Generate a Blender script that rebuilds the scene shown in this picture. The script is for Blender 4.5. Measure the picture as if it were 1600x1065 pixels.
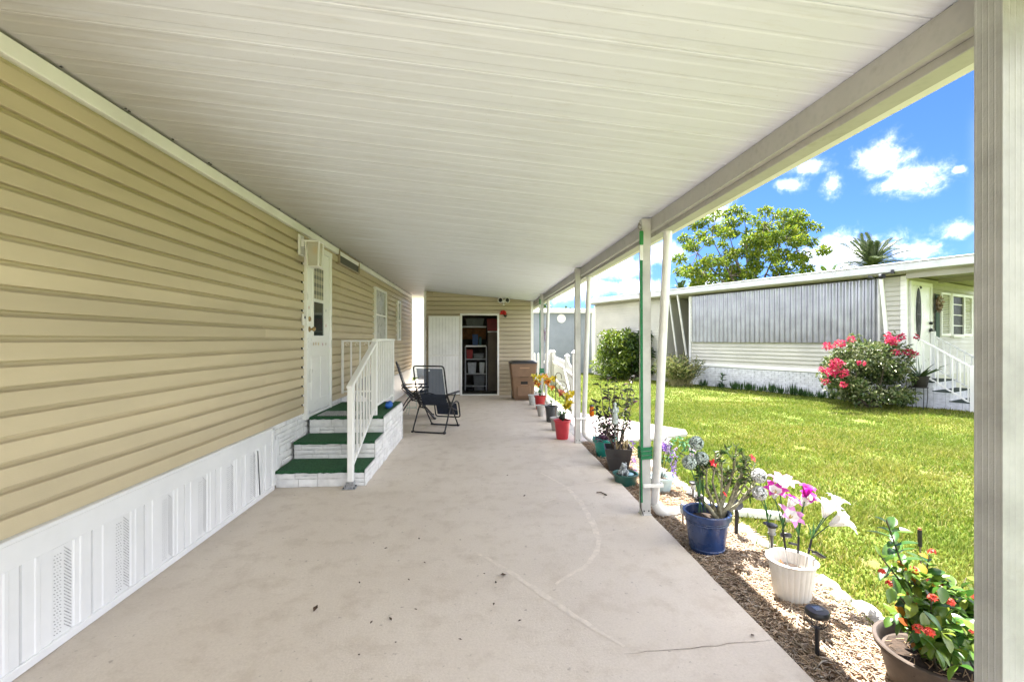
import bpy, bmesh, math, random
import numpy as np
from mathutils import Vector, Matrix
for o in list(bpy.data.objects): bpy.data.objects.remove(o)
random.seed(7)
R = math.radians
scene = bpy.context.scene
C = scene.collection

# ------------------------------------------------------------------ camera
F, CX, HY, CAMZ = 711.0, 800.0, 530.0, 1.5          # focal length (px of 1600), principal column, horizon row, eye height
YAW = math.atan(50 / F)
CA, SA = math.cos(YAW), math.sin(YAW)
cam = bpy.data.cameras.new('camera'); cam_o = bpy.data.objects.new('camera', cam); C.objects.link(cam_o)
cam.sensor_width = 36.0; cam.lens = 36.0 * F / 1600
cam.shift_y = -2.5 / 1600
cam.clip_start = 0.05; cam.clip_end = 3000
cam_o.location = (0, 0, CAMZ); cam_o.rotation_euler = (R(90), 0, -YAW)
scene.camera = cam_o

# ------------------------------------------------------------------ world: sky with cumulus
SUN_EL, SUN_DIR = 68.0, Vector((0.0, 1.0, 0)).normalized()      # high, slightly left of straight ahead
scene.view_settings.view_transform = 'Standard'; scene.view_settings.look = 'None'
scene.view_settings.gamma = 1.0; scene.view_settings.use_curve_mapping = False
scene.view_settings.exposure = 3.22
SKY_STRENGTH, SUN_STRENGTH = 0.05, 3.3

def ray(u, v):                                                    # photo pixel -> world direction
    tx, ty = (u - CX) / F, (HY - v) / F
    return Vector((tx * CA + SA, CA - tx * SA, ty))
world = bpy.data.worlds.new('World'); scene.world = world; world.use_nodes = True
wn, wl = world.node_tree.nodes, world.node_tree.links
wn.clear()
class NT:                                                         # tiny node-graph helper
    def __init__(s, nodes, links): s.n, s.l = nodes, links
    def new(s, t, **kw):
        n = s.n.new(t)
        for k, val in kw.items(): setattr(n, k, val)
        return n
    def put(s, sock, x):
        if hasattr(x, 'is_output'): s.l.new(x, sock)
        else: sock.default_value = x
    def math(s, op, a, b=None, clamp=False):
        n = s.new('ShaderNodeMath', operation=op, use_clamp=clamp); s.put(n.inputs[0], a)
        if b is not None: s.put(n.inputs[1], b)
        return n.outputs[0]
    def noise(s, vec, scale, detail=4, rough=.55, dist=0.0):
        n = s.new('ShaderNodeTexNoise'); n.inputs['Scale'].default_value = scale; n.inputs['Detail'].default_value = detail
        n.inputs['Roughness'].default_value = rough; n.inputs['Distortion'].default_value = dist
        if vec is not None: s.l.new(vec, n.inputs['Vector'])
        return n.outputs['Fac']
    def ramp(s, fac, stops, interp='LINEAR'):
        n = s.new('ShaderNodeValToRGB'); n.color_ramp.interpolation = interp
        e = n.color_ramp.elements
        while len(e) < len(stops): e.new(0.5)
        for i, (p, c) in enumerate(stops):
            e[i].position = p; e[i].color = (c, c, c, 1) if not isinstance(c, (tuple, list)) else (*c[:3], 1)
        s.put(n.inputs[0], fac); return n.outputs[0]
    def mix(s, fac, a, b, blend='MIX'):
        n = s.new('ShaderNodeMix', data_type='RGBA', blend_type=blend)
        s.put(n.inputs[0], fac)
        for sock, x in ((n.inputs[6], a), (n.inputs[7], b)):
            s.put(sock, (*x[:3], 1) if isinstance(x, (tuple, list)) else x)
        return n.outputs[2]
    def sep(s, vec): n = s.new('ShaderNodeSeparateXYZ'); s.l.new(vec, n.inputs[0]); return n.outputs
    def mapr(s, x, a, b, c=0., d=1., smooth=False):
        n = s.new('ShaderNodeMapRange'); n.interpolation_type = 'SMOOTHSTEP' if smooth else 'LINEAR'
        s.put(n.inputs[0], x)
        for i, val in enumerate((a, b, c, d)): n.inputs[i + 1].default_value = val
        return n.outputs[0]
W = NT(wn, wl)
sky = W.new('ShaderNodeTexSky', sky_type='NISHITA'); sky.sun_disc = False
sky.sun_elevation = R(SUN_EL); sky.sun_rotation = math.atan2(SUN_DIR.x, SUN_DIR.y)
sky.air_density = 1.0; sky.dust_density = 0.35; sky.ozone_density = 2.0; sky.altitude = 0
tc = W.new('ShaderNodeTexCoord'); dirv = tc.outputs['Generated']
dx, dy, dz = W.sep(dirv)
az = W.math('ARCTAN2', dx, dy); el = W.math('ARCSINE', dz)
# the individual clouds one can see in the photograph (pixel centre and half size), as patches of direction
def cl(u, v, ru, rv):
    d = ray(u, v).normalized(); a0, e0 = math.atan2(d.x, d.y), math.asin(d.z)
    d2 = ray(u + ru, v).normalized(); d3 = ray(u, v - rv).normalized()
    return a0, e0, 1.15 * abs(math.atan2(d2.x, d2.y) - a0), 1.15 * abs(math.asin(d3.z) - e0)
seen = [(1378, 252, 46, 34), (1420, 280, 58, 25), (1385, 290, 40, 14), (1264, 260, 34, 15), (1238, 288, 28, 11), (1303, 287, 18, 18),
        (1500, 358, 34, 15), (1330, 392, 76, 27), (1428, 393, 48, 14), (1285, 398, 46, 26), (1497, 265, 11, 6), (1118, 332, 26, 18),
        (955, 420, 62, 20), (1035, 398, 40, 18), (885, 455, 55, 16), (990, 448, 60, 12), (1110, 440, 50, 12), (930, 448, 50, 12)]
n1 = W.noise(dirv, 13, 8, .66, .35); n2 = W.noise(dirv, 42, 8, .7, .3)
wob = W.math('ADD', W.math('MULTIPLY', W.math('SUBTRACT', n1, .5), 2.3), W.math('MULTIPLY', W.math('SUBTRACT', n2, .5), 1.5))
best = None
for c in seen:
    a0, e0, ra, re = cl(*c)
    qa = W.math('DIVIDE', W.math('SUBTRACT', az, a0), ra); qe = W.math('DIVIDE', W.math('SUBTRACT', el, e0), re)
    d = W.math('SUBTRACT', 1.0, W.math('SQRT', W.math('ADD', W.math('MULTIPLY', qa, qa), W.math('MULTIPLY', qe, qe))))
    best = d if best is None else W.math('MAXIMUM', best, d)
best = W.math('MAXIMUM', best, -1.3)
near = W.mapr(W.math('ADD', best, wob), -.35, 1.15, 0, 1)
near = W.math('POWER', near, 3.0)
# more cumulus all round outside the view, added and thickened as white fill light
den = W.math('ADD', W.math('MAXIMUM', dz, 0.0), .16)
cv = W.new('ShaderNodeCombineXYZ'); W.put(cv.inputs[0], W.math('DIVIDE', dx, den)); W.put(cv.inputs[1], W.math('DIVIDE', dy, den))
n3 = W.noise(cv.outputs[0], 1.15, 7, .58, .2)
far = W.math('POWER', W.mapr(n3, .41, .60, 0, 1), 1.6)
inview = W.math('MULTIPLY', W.mapr(az, -.35, -.15, 0, 1, True), W.mapr(az, .85, 1.05, 1, 0, True))
far = W.math('MULTIPLY', far, W.math('SUBTRACT', 1.0, W.math('MULTIPLY', inview, W.mapr(dz, .5, .75, 1, 0, True))))
cloud = W.math('MULTIPLY', W.math('MAXIMUM', near, far), W.mapr(dz, .0, .05, 0, 1, True))
shade = W.mapr(W.math('ADD', W.math('MULTIPLY', n2, .6), W.math('MULTIPLY', n1, .5)), .38, .72, .55, 1.05)
cc = W.new('ShaderNodeCombineColor')
for i, k in enumerate((21.0, 20.6, 20.0)): W.put(cc.inputs[i], W.math('MULTIPLY', shade, k))
skyc = W.mix(1.0, sky.outputs[0], (0.185, 0.295, 0.58), 'MULTIPLY')
col = W.mix(cloud, skyc, cc.outputs[0])
bg = W.new('ShaderNodeBackground'); wl.new(col, bg.inputs[0]); bg.inputs[1].default_value = SKY_STRENGTH
wo = W.new('ShaderNodeOutputWorld'); wl.new(bg.outputs[0], wo.inputs[0])

sl = bpy.data.lights.new('sun', 'SUN'); sl.energy = SUN_STRENGTH; sl.angle = R(0.53); sl.color = (1.0, .955, .88)
so = bpy.data.objects.new('sun', sl); C.objects.link(so)
sd = Vector((SUN_DIR.x * math.cos(R(SUN_EL)), SUN_DIR.y * math.cos(R(SUN_EL)), math.sin(R(SUN_EL))))
so.location = sd * 60; so.rotation_euler = sd.to_track_quat('Z', 'Y').to_euler()

# ------------------------------------------------------------------ pixel -> place (through the ground, a wall or a known distance)
def GR(u, v, z=0.0):
    d = ray(u, v); t = (z - CAMZ) / d.z
    return Vector((0, 0, CAMZ)) + d * t
def PX(u, v, X): d = ray(u, v); return Vector((0, 0, CAMZ)) + d * (X / d.x)
def PY(u, v, Y): d = ray(u, v); return Vector((0, 0, CAMZ)) + d * (Y / d.y)

# ------------------------------------------------------------------ materials
MATS = {}
def mat(name, col, rough=.6, var=.08, scale=3., bump=0., bscale=60., metal=0., spec=.5, col2=None, stain=0., stain_col=(.1, .09, .07),
        rnd=.0, trans=0., coat=0., stretch=(1, 1, 1), sub=0.):
    if name in MATS: return MATS[name]
    m = bpy.data.materials.new(name); m.use_nodes = True
    nt = m.node_tree; nt.nodes.clear(); N = NT(nt.nodes, nt.links)
    out = N.new('ShaderNodeOutputMaterial'); b = N.new('ShaderNodeBsdfPrincipled')
    t = N.new('ShaderNodeTexCoord'); mp = N.new('ShaderNodeMapping'); mp.inputs['Scale'].default_value = stretch
    oi = N.new('ShaderNodeObjectInfo')
    va = N.new('ShaderNodeVectorMath', operation='ADD'); N.l.new(t.outputs['Object'], va.inputs[0])
    sc = N.new('ShaderNodeVectorMath', operation='SCALE'); N.l.new(oi.outputs['Location'], sc.inputs[0]); sc.inputs[3].default_value = 1.37
    N.l.new(sc.outputs[0], va.inputs[1]); N.l.new(va.outputs[0], mp.inputs[0]); v = mp.outputs[0]
    n = N.noise(v, scale, 5, .6)
    c2 = col2 if col2 else tuple(min(1, x * (1 + var * 2.2)) for x in col)
    c1 = col if col2 else tuple(x * (1 - var * 2.2) for x in col)
    c = N.mix(N.mapr(n, .32, .68), c1, c2)
    if rnd:
        hs = N.new('ShaderNodeHueSaturation'); N.l.new(c, hs.inputs['Color'])
        N.put(hs.inputs['Value'], N.mapr(oi.outputs['Random'], 0, 1, 1 - rnd, 1 + rnd)); c = hs.outputs[0]
    if stain:
        s_ = N.math('MULTIPLY', N.mapr(N.noise(v, scale * .45, 8, .7, .6), .52, .74, 0, 1, True), stain)
        c = N.mix(s_, c, stain_col)
    N.l.new(c, b.inputs['Base Color'])
    N.put(b.inputs['Roughness'], N.mapr(N.noise(v, scale * 2.3, 3), .3, .7, max(.03, rough - .07), min(1, rough + .07)))
    b.inputs['Metallic'].default_value = metal; b.inputs['Specular IOR Level'].default_value = spec
    b.inputs['Coat Weight'].default_value = coat
    if bump:
        bp = N.new('ShaderNodeBump'); bp.inputs['Strength'].default_value = bump; bp.inputs['Distance'].default_value = .01
        N.l.new(N.noise(v, bscale, 4, .6), bp.inputs['Height']); N.l.new(bp.outputs[0], b.inputs['Normal'])
    if trans:                                                    # thin leaf or cloth that lets light through
        tr = N.new('ShaderNodeBsdfTranslucent'); N.l.new(c, tr.inputs[0]); mx = N.new('ShaderNodeMixShader'); mx.inputs[0].default_value = trans
        N.l.new(b.outputs[0], mx.inputs[1]); N.l.new(tr.outputs[0], mx.inputs[2]); N.l.new(mx.outputs[0], out.inputs[0])
    else: N.l.new(b.outputs[0], out.inputs[0])
    m['nt'] = 1; MATS[name] = m
    return m
def mat_nodes(name):
    m = bpy.data.materials.new(name); m.use_nodes = True; m.node_tree.nodes.clear()
    N = NT(m.node_tree.nodes, m.node_tree.links); MATS[name] = m
    out = N.new('ShaderNodeOutputMaterial'); b = N.new('ShaderNodeBsdfPrincipled'); N.l.new(b.outputs[0], out.inputs[0])
    g = N.new('ShaderNodeNewGeometry')
    return m, N, b, g.outputs['Position'], out

# ------------------------------------------------------------------ mesh builder
class MB:
    def __init__(s): s.v, s.f = [], []
    def add(s, vs, fs, M=None):
        k = len(s.v)
        s.v += [tuple(M @ Vector(p)) if M is not None else tuple(p) for p in vs]
        s.f += [tuple(i + k for i in f) for f in fs]; return s
    def box(s, x0, x1, y0, y1, z0, z1, M=None):
        return s.add([(x, y, z) for z in (z0, z1) for y in (y0, y1) for x in (x0, x1)],
                     [(0, 2, 3, 1), (4, 5, 7, 6), (0, 1, 5, 4), (2, 6, 7, 3), (0, 4, 6, 2), (1, 3, 7, 5)], M)
    def cbox(s, x0, x1, y0, y1, z0, z1, b=.004, M=None):         # box with chamfered edges
        b = min(b, (x1 - x0) * .45, (y1 - y0) * .45, (z1 - z0) * .45)
        vs, ix = [], {}
        for i, X in enumerate((x0, x1)):
            for j, Y in enumerate((y0, y1)):
                for k, Z in enumerate((z0, z1)):
                    ax, ay, az_ = (b if i == 0 else -b), (b if j == 0 else -b), (b if k == 0 else -b)
                    for a, p in enumerate(((X, Y + ay, Z + az_), (X + ax, Y, Z + az_), (X + ax, Y + ay, Z))):
                        ix[i, j, k, a] = len(vs); vs.append(p)
        fs = []
        for i in (0, 1):
            q = [ix[i, 0, 0, 0], ix[i, 1, 0, 0], ix[i, 1, 1, 0], ix[i, 0, 1, 0]]; fs.append(q if i else q[::-1])
            q = [ix[0, i, 0, 1], ix[1, i, 0, 1], ix[1, i, 1, 1], ix[0, i, 1, 1]]; fs.append(q[::-1] if i else q)
            q = [ix[0, 0, i, 2], ix[1, 0, i, 2], ix[1, 1, i, 2], ix[0, 1, i, 2]]; fs.append(q if i else q[::-1])
        for i in (0, 1):
            for j in (0, 1):
                fs.append([ix[i, j, 0, 0], ix[i, j, 1, 0], ix[i, j, 1, 1], ix[i, j, 0, 1]])
                fs.append([ix[i, 0, j, 0], ix[i, 1, j, 0], ix[i, 1, j, 2], ix[i, 0, j, 2]])
                fs.append([ix[0, i, j, 1], ix[1, i, j, 1], ix[1, i, j, 2], ix[0, i, j, 2]])
                for k in (0, 1): fs.append([ix[i, j, k, 0], ix[i, j, k, 1], ix[i, j, k, 2]])
        return s.add(vs, fs, M)
    def bar(s, p, q, w, h, up=(0, 0, 1), b=0):
        p, q = Vector(p), Vector(q); d = q - p; L = d.length; d.normalize(); up = Vector(up)
        if abs(d.dot(up)) > .98: up = Vector((0, 1, 0))
        x = d.cross(up).normalized(); z = x.cross(d)
        M = Matrix(((x.x, d.x, z.x, p.x), (x.y, d.y, z.y, p.y), (x.z, d.z, z.z, p.z), (0, 0, 0, 1)))
        return s.cbox(-w / 2, w / 2, 0, L, -h / 2, h / 2, b, M) if b else s.box(-w / 2, w / 2, 0, L, -h / 2, h / 2, M)
    def tube(s, pts, r, n=8, closed=False, cap=True, flat=1.0):
        pts = [Vector(p) for p in pts]; m = len(pts)
        rs = list(r) if isinstance(r, (list, tuple)) else [r] * m
        k = len(s.v); x = None
        for i, p in enumerate(pts):
            a = pts[(i - 1) % m] if (closed or i) else p; c = pts[(i + 1) % m] if (closed or i < m - 1) else p
            d = (c - a)
            d = d.normalized() if d.length > 1e-9 else Vector((0, 0, 1))
            if x is None: x = d.orthogonal().normalized()
            x = (x - d * x.dot(d)); x = x.normalized() if x.length > 1e-6 else d.orthogonal().normalized()
            y = d.cross(x)
            for j in range(n):
                t = 2 * math.pi * j / n
                s.v.append(tuple(p + x * (math.cos(t) * rs[i]) + y * (math.sin(t) * rs[i] * flat)))
        for i in range(m if closed else m - 1):
            a, b_ = k + i * n, k + ((i + 1) % m) * n
            for j in range(n): s.f.append((a + j, a + (j + 1) % n, b_ + (j + 1) % n, b_ + j))
        if cap and not closed:
            s.f.append(tuple(k + j for j in range(n))[::-1]); s.f.append(tuple(k + (m - 1) * n + j for j in range(n)))
        return s
    def lathe(s, prof, n=24, c=(0, 0, 0), rfun=None, M=None, cap0=True):
        vs = []
        for (r, z) in prof:
            for j in range(n):
                t = 2 * math.pi * j / n; rr = r * (rfun(t, z) if rfun else 1)
                vs.append((c[0] + rr * math.cos(t), c[1] + rr * math.sin(t), c[2] + z))
        fs = [(i * n + j, i * n + (j + 1) % n, (i + 1) * n + (j + 1) % n, (i + 1) * n + j) for i in range(len(prof) - 1) for j in range(n)]
        if cap0: fs.append(tuple(range(n))[::-1])
        fs.append(tuple((len(prof) - 1) * n + j for j in range(n)))
        return s.add(vs, fs, M)
    def blob(s, c, rad, n=10, m=7, M=None, jit=0, rng=random):
        prof = [(math.sin(math.pi * i / m), -math.cos(math.pi * i / m)) for i in range(m + 1)]
        vs = []
        for (r, z) in prof:
            for j in range(n):
                t = 2 * math.pi * j / n; q = 1 + (rng.uniform(-jit, jit) if jit else 0)
                vs.append((c[0] + rad[0] * max(r, .02) * math.cos(t) * q, c[1] + rad[1] * max(r, .02) * math.sin(t) * q, c[2] + rad[2] * z * q))
        fs = [(i * n + j, i * n + (j + 1) % n, (i + 1) * n + (j + 1) % n, (i + 1) * n + j) for i in range(m) for j in range(n)]
        fs += [tuple(range(n))[::-1], tuple(m * n + j for j in range(n))]
        return s.add(vs, fs, M)
    def extrude(s, poly, d, M=None):                              # closed polygon (3-D points) pushed along d
        n = len(poly); d = Vector(d); a = [Vector(p) for p in poly]
        return s.add([tuple(p) for p in a] + [tuple(p + d) for p in a],
                     [tuple(range(n))[::-1], tuple(range(n, 2 * n))] + [(i, (i + 1) % n, n + (i + 1) % n, n + i) for i in range(n)], M)
    def leaf(s, p, d, nrm, L, Wd, fold=.25, droop=.2):
        p, d, nrm = Vector(p), Vector(d).normalized(), Vector(nrm)
        x = d.cross(nrm); x = x.normalized() if x.length > 1e-5 else d.orthogonal().normalized(); nrm = x.cross(d)
        k = len(s.v); m = p + d * L * .45; e = p + d * L - nrm * L * droop; up = nrm * Wd * fold
        s.v += [tuple(p), tuple(m + x * Wd * .5 + up), tuple(m), tuple(m - x * Wd * .5 + up), tuple(e)]
        s.f += [(k, k + 1, k + 2), (k, k + 2, k + 3), (k + 1, k + 4, k + 2), (k + 2, k + 4, k + 3)]
        return s
    def mesh(s, name, m, smooth=None):
        me = bpy.data.meshes.new(name); me.from_pydata(s.v, [], s.f); me.materials.append(m)
        if smooth is not None:
            me.polygons.foreach_set('use_smooth', [True] * len(me.polygons)); me.set_sharp_from_angle(angle=R(smooth))
        me.update(); return me
    def build(s, name, m, parent=None, world=False, smooth=None, kind=None, label=None):
        return link(name, s.mesh(name, m, smooth), parent, world, kind, label)
def link(name, me, parent=None, world=False, kind=None, label=None, loc=None):
    o = bpy.data.objects.new(name, me); C.objects.link(o)
    if parent is not None:
        o.parent = parent
        if world: o.matrix_parent_inverse = Matrix.Translation(-Vector(parent.location))
    if loc is not None: o.location = loc
    if kind: o['kind'] = kind
    if label: o['label'] = label
    return o
def tag(o, label, cat, group=None):
    o['label'] = label; o['category'] = cat
    if group: o['group'] = group
    return o
def thing(name, label, cat, loc=(0, 0, 0), rz=0., group=None):
    o = bpy.data.objects.new(name, None); C.objects.link(o); o.empty_display_size = .1
    o.location = loc; o.rotation_euler = (0, 0, rz)
    return tag(o, label, cat, group)
def struct(o): o['kind'] = 'structure'; return o
# ------------------------------------------------------------------ shared materials
WHITE = mat('white_paint', (.80, .80, .77), .42, .03, 2, .05, 90, stain=.25, stain_col=(.52, .50, .44))
WHITE_V = mat('white_vinyl', (.71, .715, .71), .38, .02, 3, .03, 40, stain=.12, stain_col=(.6, .59, .55))
ALU = mat('weathered_aluminium', (.52, .515, .49), .46, .07, 5, .06, 130, .0, stain=.4, stain_col=(.36, .34, .29))
BLACK = mat('black_plastic', (.012, .012, .014), .42, .1, 9, .05, 200)
BLACKM = mat('black_metal', (.010, .010, .012), .36, .1, 9)
DARK = mat('dark_void', (.02, .02, .02), .8)
SOIL = mat('potting_soil', (.035, .022, .014), .95, .3, 30, .9, 90)
SCREW = mat('screw_metal', (.05, .05, .048), .5, .2, 40, metal=.6)
GLASS, N, b, pos, out = mat_nodes('window_glass')
b.inputs['Base Color'].default_value = (.05, .06, .06, 1); b.inputs['Roughness'].default_value = .05
b.inputs['Specular IOR Level'].default_value = .6
N.put(b.inputs['Base Color'], N.mix(N.mapr(N.noise(pos, 2.2, 2), .3, .7), (.035, .045, .042), (.075, .085, .08)))

SLAB_X0, SLAB_X1, GZ = -2.4, 1.469, -.065
# ------------------------------------------------------------------ ground
def make_ground():
    m, N, b, pos, out = mat_nodes('lawn_soil')
    n = N.noise(pos, .55, 6, .6); n2 = N.noise(pos, 7., 5, .65)
    c = N.mix(N.mapr(n, .35, .65), (.12, .15, .026), (.085, .135, .020))
    c = N.mix(N.mapr(n2, .50, .72, 0, .75), c, (.17, .145, .055))
    c = N.mix(N.mapr(N.noise(pos, 1.3, 4), .58, .72, 0, .8), c, (.26, .205, .125))
    N.l.new(c, b.inputs['Base Color']); b.inputs['Roughness'].default_value = .95; b.inputs['Specular IOR Level'].default_value = .15
    bp = N.new('ShaderNodeBump'); bp.inputs['Strength'].default_value = .8; bp.inputs['Distance'].default_value = .03
    N.l.new(N.noise(pos, 30, 6, .7), bp.inputs['Height']); N.l.new(bp.outputs[0], b.inputs['Normal'])
    o = MB().add([(-900, -900, GZ), (900, -900, GZ), (900, 900, GZ), (-900, 900, GZ)], [(0, 1, 2, 3)]).build('ground', m)
    struct(o)
make_ground()

def make_slab():
    m, N, b, pos, out = mat_nodes('painted_concrete')
    n = N.noise(pos, .8, 7, .62, .3); n2 = N.noise(pos, 5, 6, .7); n3 = N.noise(pos, 75, 5, .75)
    c = N.mix(N.mapr(n, .3, .7), (.600, .528, .448), (.695, .628, .548))
    c = N.mix(N.mapr(n2, .50, .74, 0, .62), c, (.45, .375, .30))
    mp = N.new('ShaderNodeMapping'); mp.inputs['Scale'].default_value = (1, .35, 1); N.l.new(pos, mp.inputs[0])
    c = N.mix(N.mapr(N.noise(mp.outputs[0], 1.6, 6, .7, .8), .60, .80, 0, .55), c, (.44, .365, .305))      # old tyre and foot grime
    c = N.mix(N.mapr(N.noise(pos, 2.4, 7, .75, 1.2), .66, .74, 0, .35), c, (.74, .68, .61))               # worn lighter patches
    px, py, pz = N.sep(pos)
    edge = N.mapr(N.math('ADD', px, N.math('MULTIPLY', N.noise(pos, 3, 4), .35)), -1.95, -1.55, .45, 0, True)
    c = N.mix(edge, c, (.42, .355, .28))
    c = N.mix(N.mapr(n3, .38, .68, 0, .34), c, (.40, .345, .28))
    c = N.mix(N.mapr(N.noise(pos, 26, 3, .5), .67, .74, 0, .55), c, (.24, .20, .165))                        # small dark spots
    N.l.new(c, b.inputs['Base Color']); N.put(b.inputs['Roughness'], N.mapr(n2, .3, .7, .58, .8)); b.inputs['Specular IOR Level'].default_value = .35
    bp = N.new('ShaderNodeBump'); bp.inputs['Strength'].default_value = .55; bp.inputs['Distance'].default_value = .005
    N.l.new(N.math('ADD', N.noise(pos, 85, 6, .75), N.math('MULTIPLY', n2, 1.5)), bp.inputs['Height']); N.l.new(bp.outputs[0], b.inputs['Normal'])
    mb = MB()                                                     # the right edge wanders a little
    rng = random.Random(3); ys = [-11 + i * .25 for i in range(133)]
    top = [(SLAB_X1 + rng.uniform(-.004, .004), y) for y in ys]
    for i in range(len(ys) - 1):
        (xa, ya), (xb, yb) = top[i], top[i + 1]
        mb.add([(SLAB_X0, ya, 0), (xa - .008, ya, 0), (xb - .008, yb, 0), (SLAB_X0, yb, 0), (xa, ya, -.008), (xb, yb, -.008), (xa, ya, -.12), (xb, yb, -.12)],
               [(0, 1, 2, 3), (1, 4, 5, 2), (4, 6, 7, 5)])
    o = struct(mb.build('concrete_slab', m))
    # filled cracks: ribbons of filler smeared over the slab, traced through the ground plane
    fill = mat('crack_filler', (.650, .578, .494), .75, .06, 20, .2, 150)
    crackm = mat('open_crack', (.27, .225, .185), .9, .2, 30)
    def ribbon(name, pts, w, z, m):
        P = [GR(u, v) for u, v in pts]; Q = []
        for a, c_ in zip(P, P[1:]):
            k = max(2, int((c_ - a).length / .05)); Q += [a.lerp(c_, i / k) for i in range(k)]
        Q.append(P[-1]); vs, fs = [], []
        for i, p in enumerate(Q):
            d = (Q[min(i + 1, len(Q) - 1)] - Q[max(i - 1, 0)]).normalized(); s_ = Vector((-d.y, d.x, 0))
            t = i / (len(Q) - 1); ww = w * (.35 + .65 * math.sin(math.pi * min(max(t, .04), .96))) * rng.uniform(.75, 1.2) / 2
            p = p + s_ * rng.uniform(-.006, .006)
            vs += [(p.x + s_.x * ww, p.y + s_.y * ww, z), (p.x - s_.x * ww, p.y - s_.y * ww, z)]
        fs = [(2 * i, 2 * i + 1, 2 * i + 3, 2 * i + 2) for i in range(len(Q) - 1)]
        MB().add(vs, fs).build(name, m, o)
    ribbon('crack_filler', [(845, 738), (885, 760), (908, 785), (925, 815), (936, 842), (929, 868), (915, 884), (890, 898), (868, 912)], .050, .0010, fill)
    ribbon('crack_filler', [(748, 865), (790, 888), (825, 912), (858, 934), (880, 950), (915, 972), (975, 1010)], .045, .0013, fill)
    ribbon('crack_filler', [(885, 760), (850, 758)], .02, .0016, fill)
    ribbon('crack_filler', [(908, 786), (865, 780), (832, 788)], .018, .0016, fill)
    ribbon('crack_filler', [(885, 757), (930, 752), (948, 748)], .018, .0019, fill)
    ribbon('crack_filler', [(938, 836), (980, 826), (1000, 822)], .016, .0016, fill)
    ribbon('open_crack', [(975, 1021), (1030, 1017), (1080, 1013), (1120, 1008), (1160, 1003), (1206, 999)], .0042, .0022, crackm)
    # blown-in dead leaves and twigs
    lf = mat('dry_leaf', (.055, .030, .016), .85, .3, 40)
    spots = [(490, 956, .03), (585, 848, .012), (600, 857, .018), (655, 843, .015), (720, 843, .016), (665, 880, .012), (755, 896, .014), (792, 898, .034),
             (775, 912, .014), (771, 946, .013), (809, 971, .014), (722, 1000, .013), (640, 907, .012), (578, 975, .014), (612, 970, .018), (562, 912, .012),
             (700, 687, .025), (818, 776, .022), (791, 743, .016), (945, 778, .012), (1178, 992, .02), (652, 953, .012), (617, 1003, .012), (560, 1022, .014)]
    for u, v, L in spots:
        p = GR(u, v); a = rng.uniform(0, 6.28)
        q = MB(); q.leaf((0, 0, .004), (math.cos(a), math.sin(a), .1), (0, 0, 1), L * 1.6, L * .9, .3, -.15)
        link('dead_leaf', q.mesh('dead_leaf', lf), o, loc=p)
    p, q = GR(932, 770), GR(948, 774); MB().tube([(p.x, p.y, .007), ((p.x + q.x) / 2, p.y - .01, .012), (q.x, q.y, .007)], .006, 6).build('twig', lf, o)
make_slab()

# sunlit walkway pad between the carport and the lawn
def make_path():
    m = mat('walkway_concrete', (.42, .40, .37), .8, .10, 3, .4, 120, stain=.25, stain_col=(.35, .32, .28))
    pts = [(SLAB_X1 + .02, 6.72), (2.1, 6.7), (2.75, 6.85), (3.35, 7.15), (3.45, 7.45), (2.9, 8.2), (2.45, 8.75), (1.9, 9.6), (1.8, 14.5), (SLAB_X1 + .02, 14.5)]
    mb = MB().extrude([(x, y, GZ - .05) for x, y in pts], (0, 0, .095)); struct(mb.build('walkway', m))
make_path()

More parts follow.
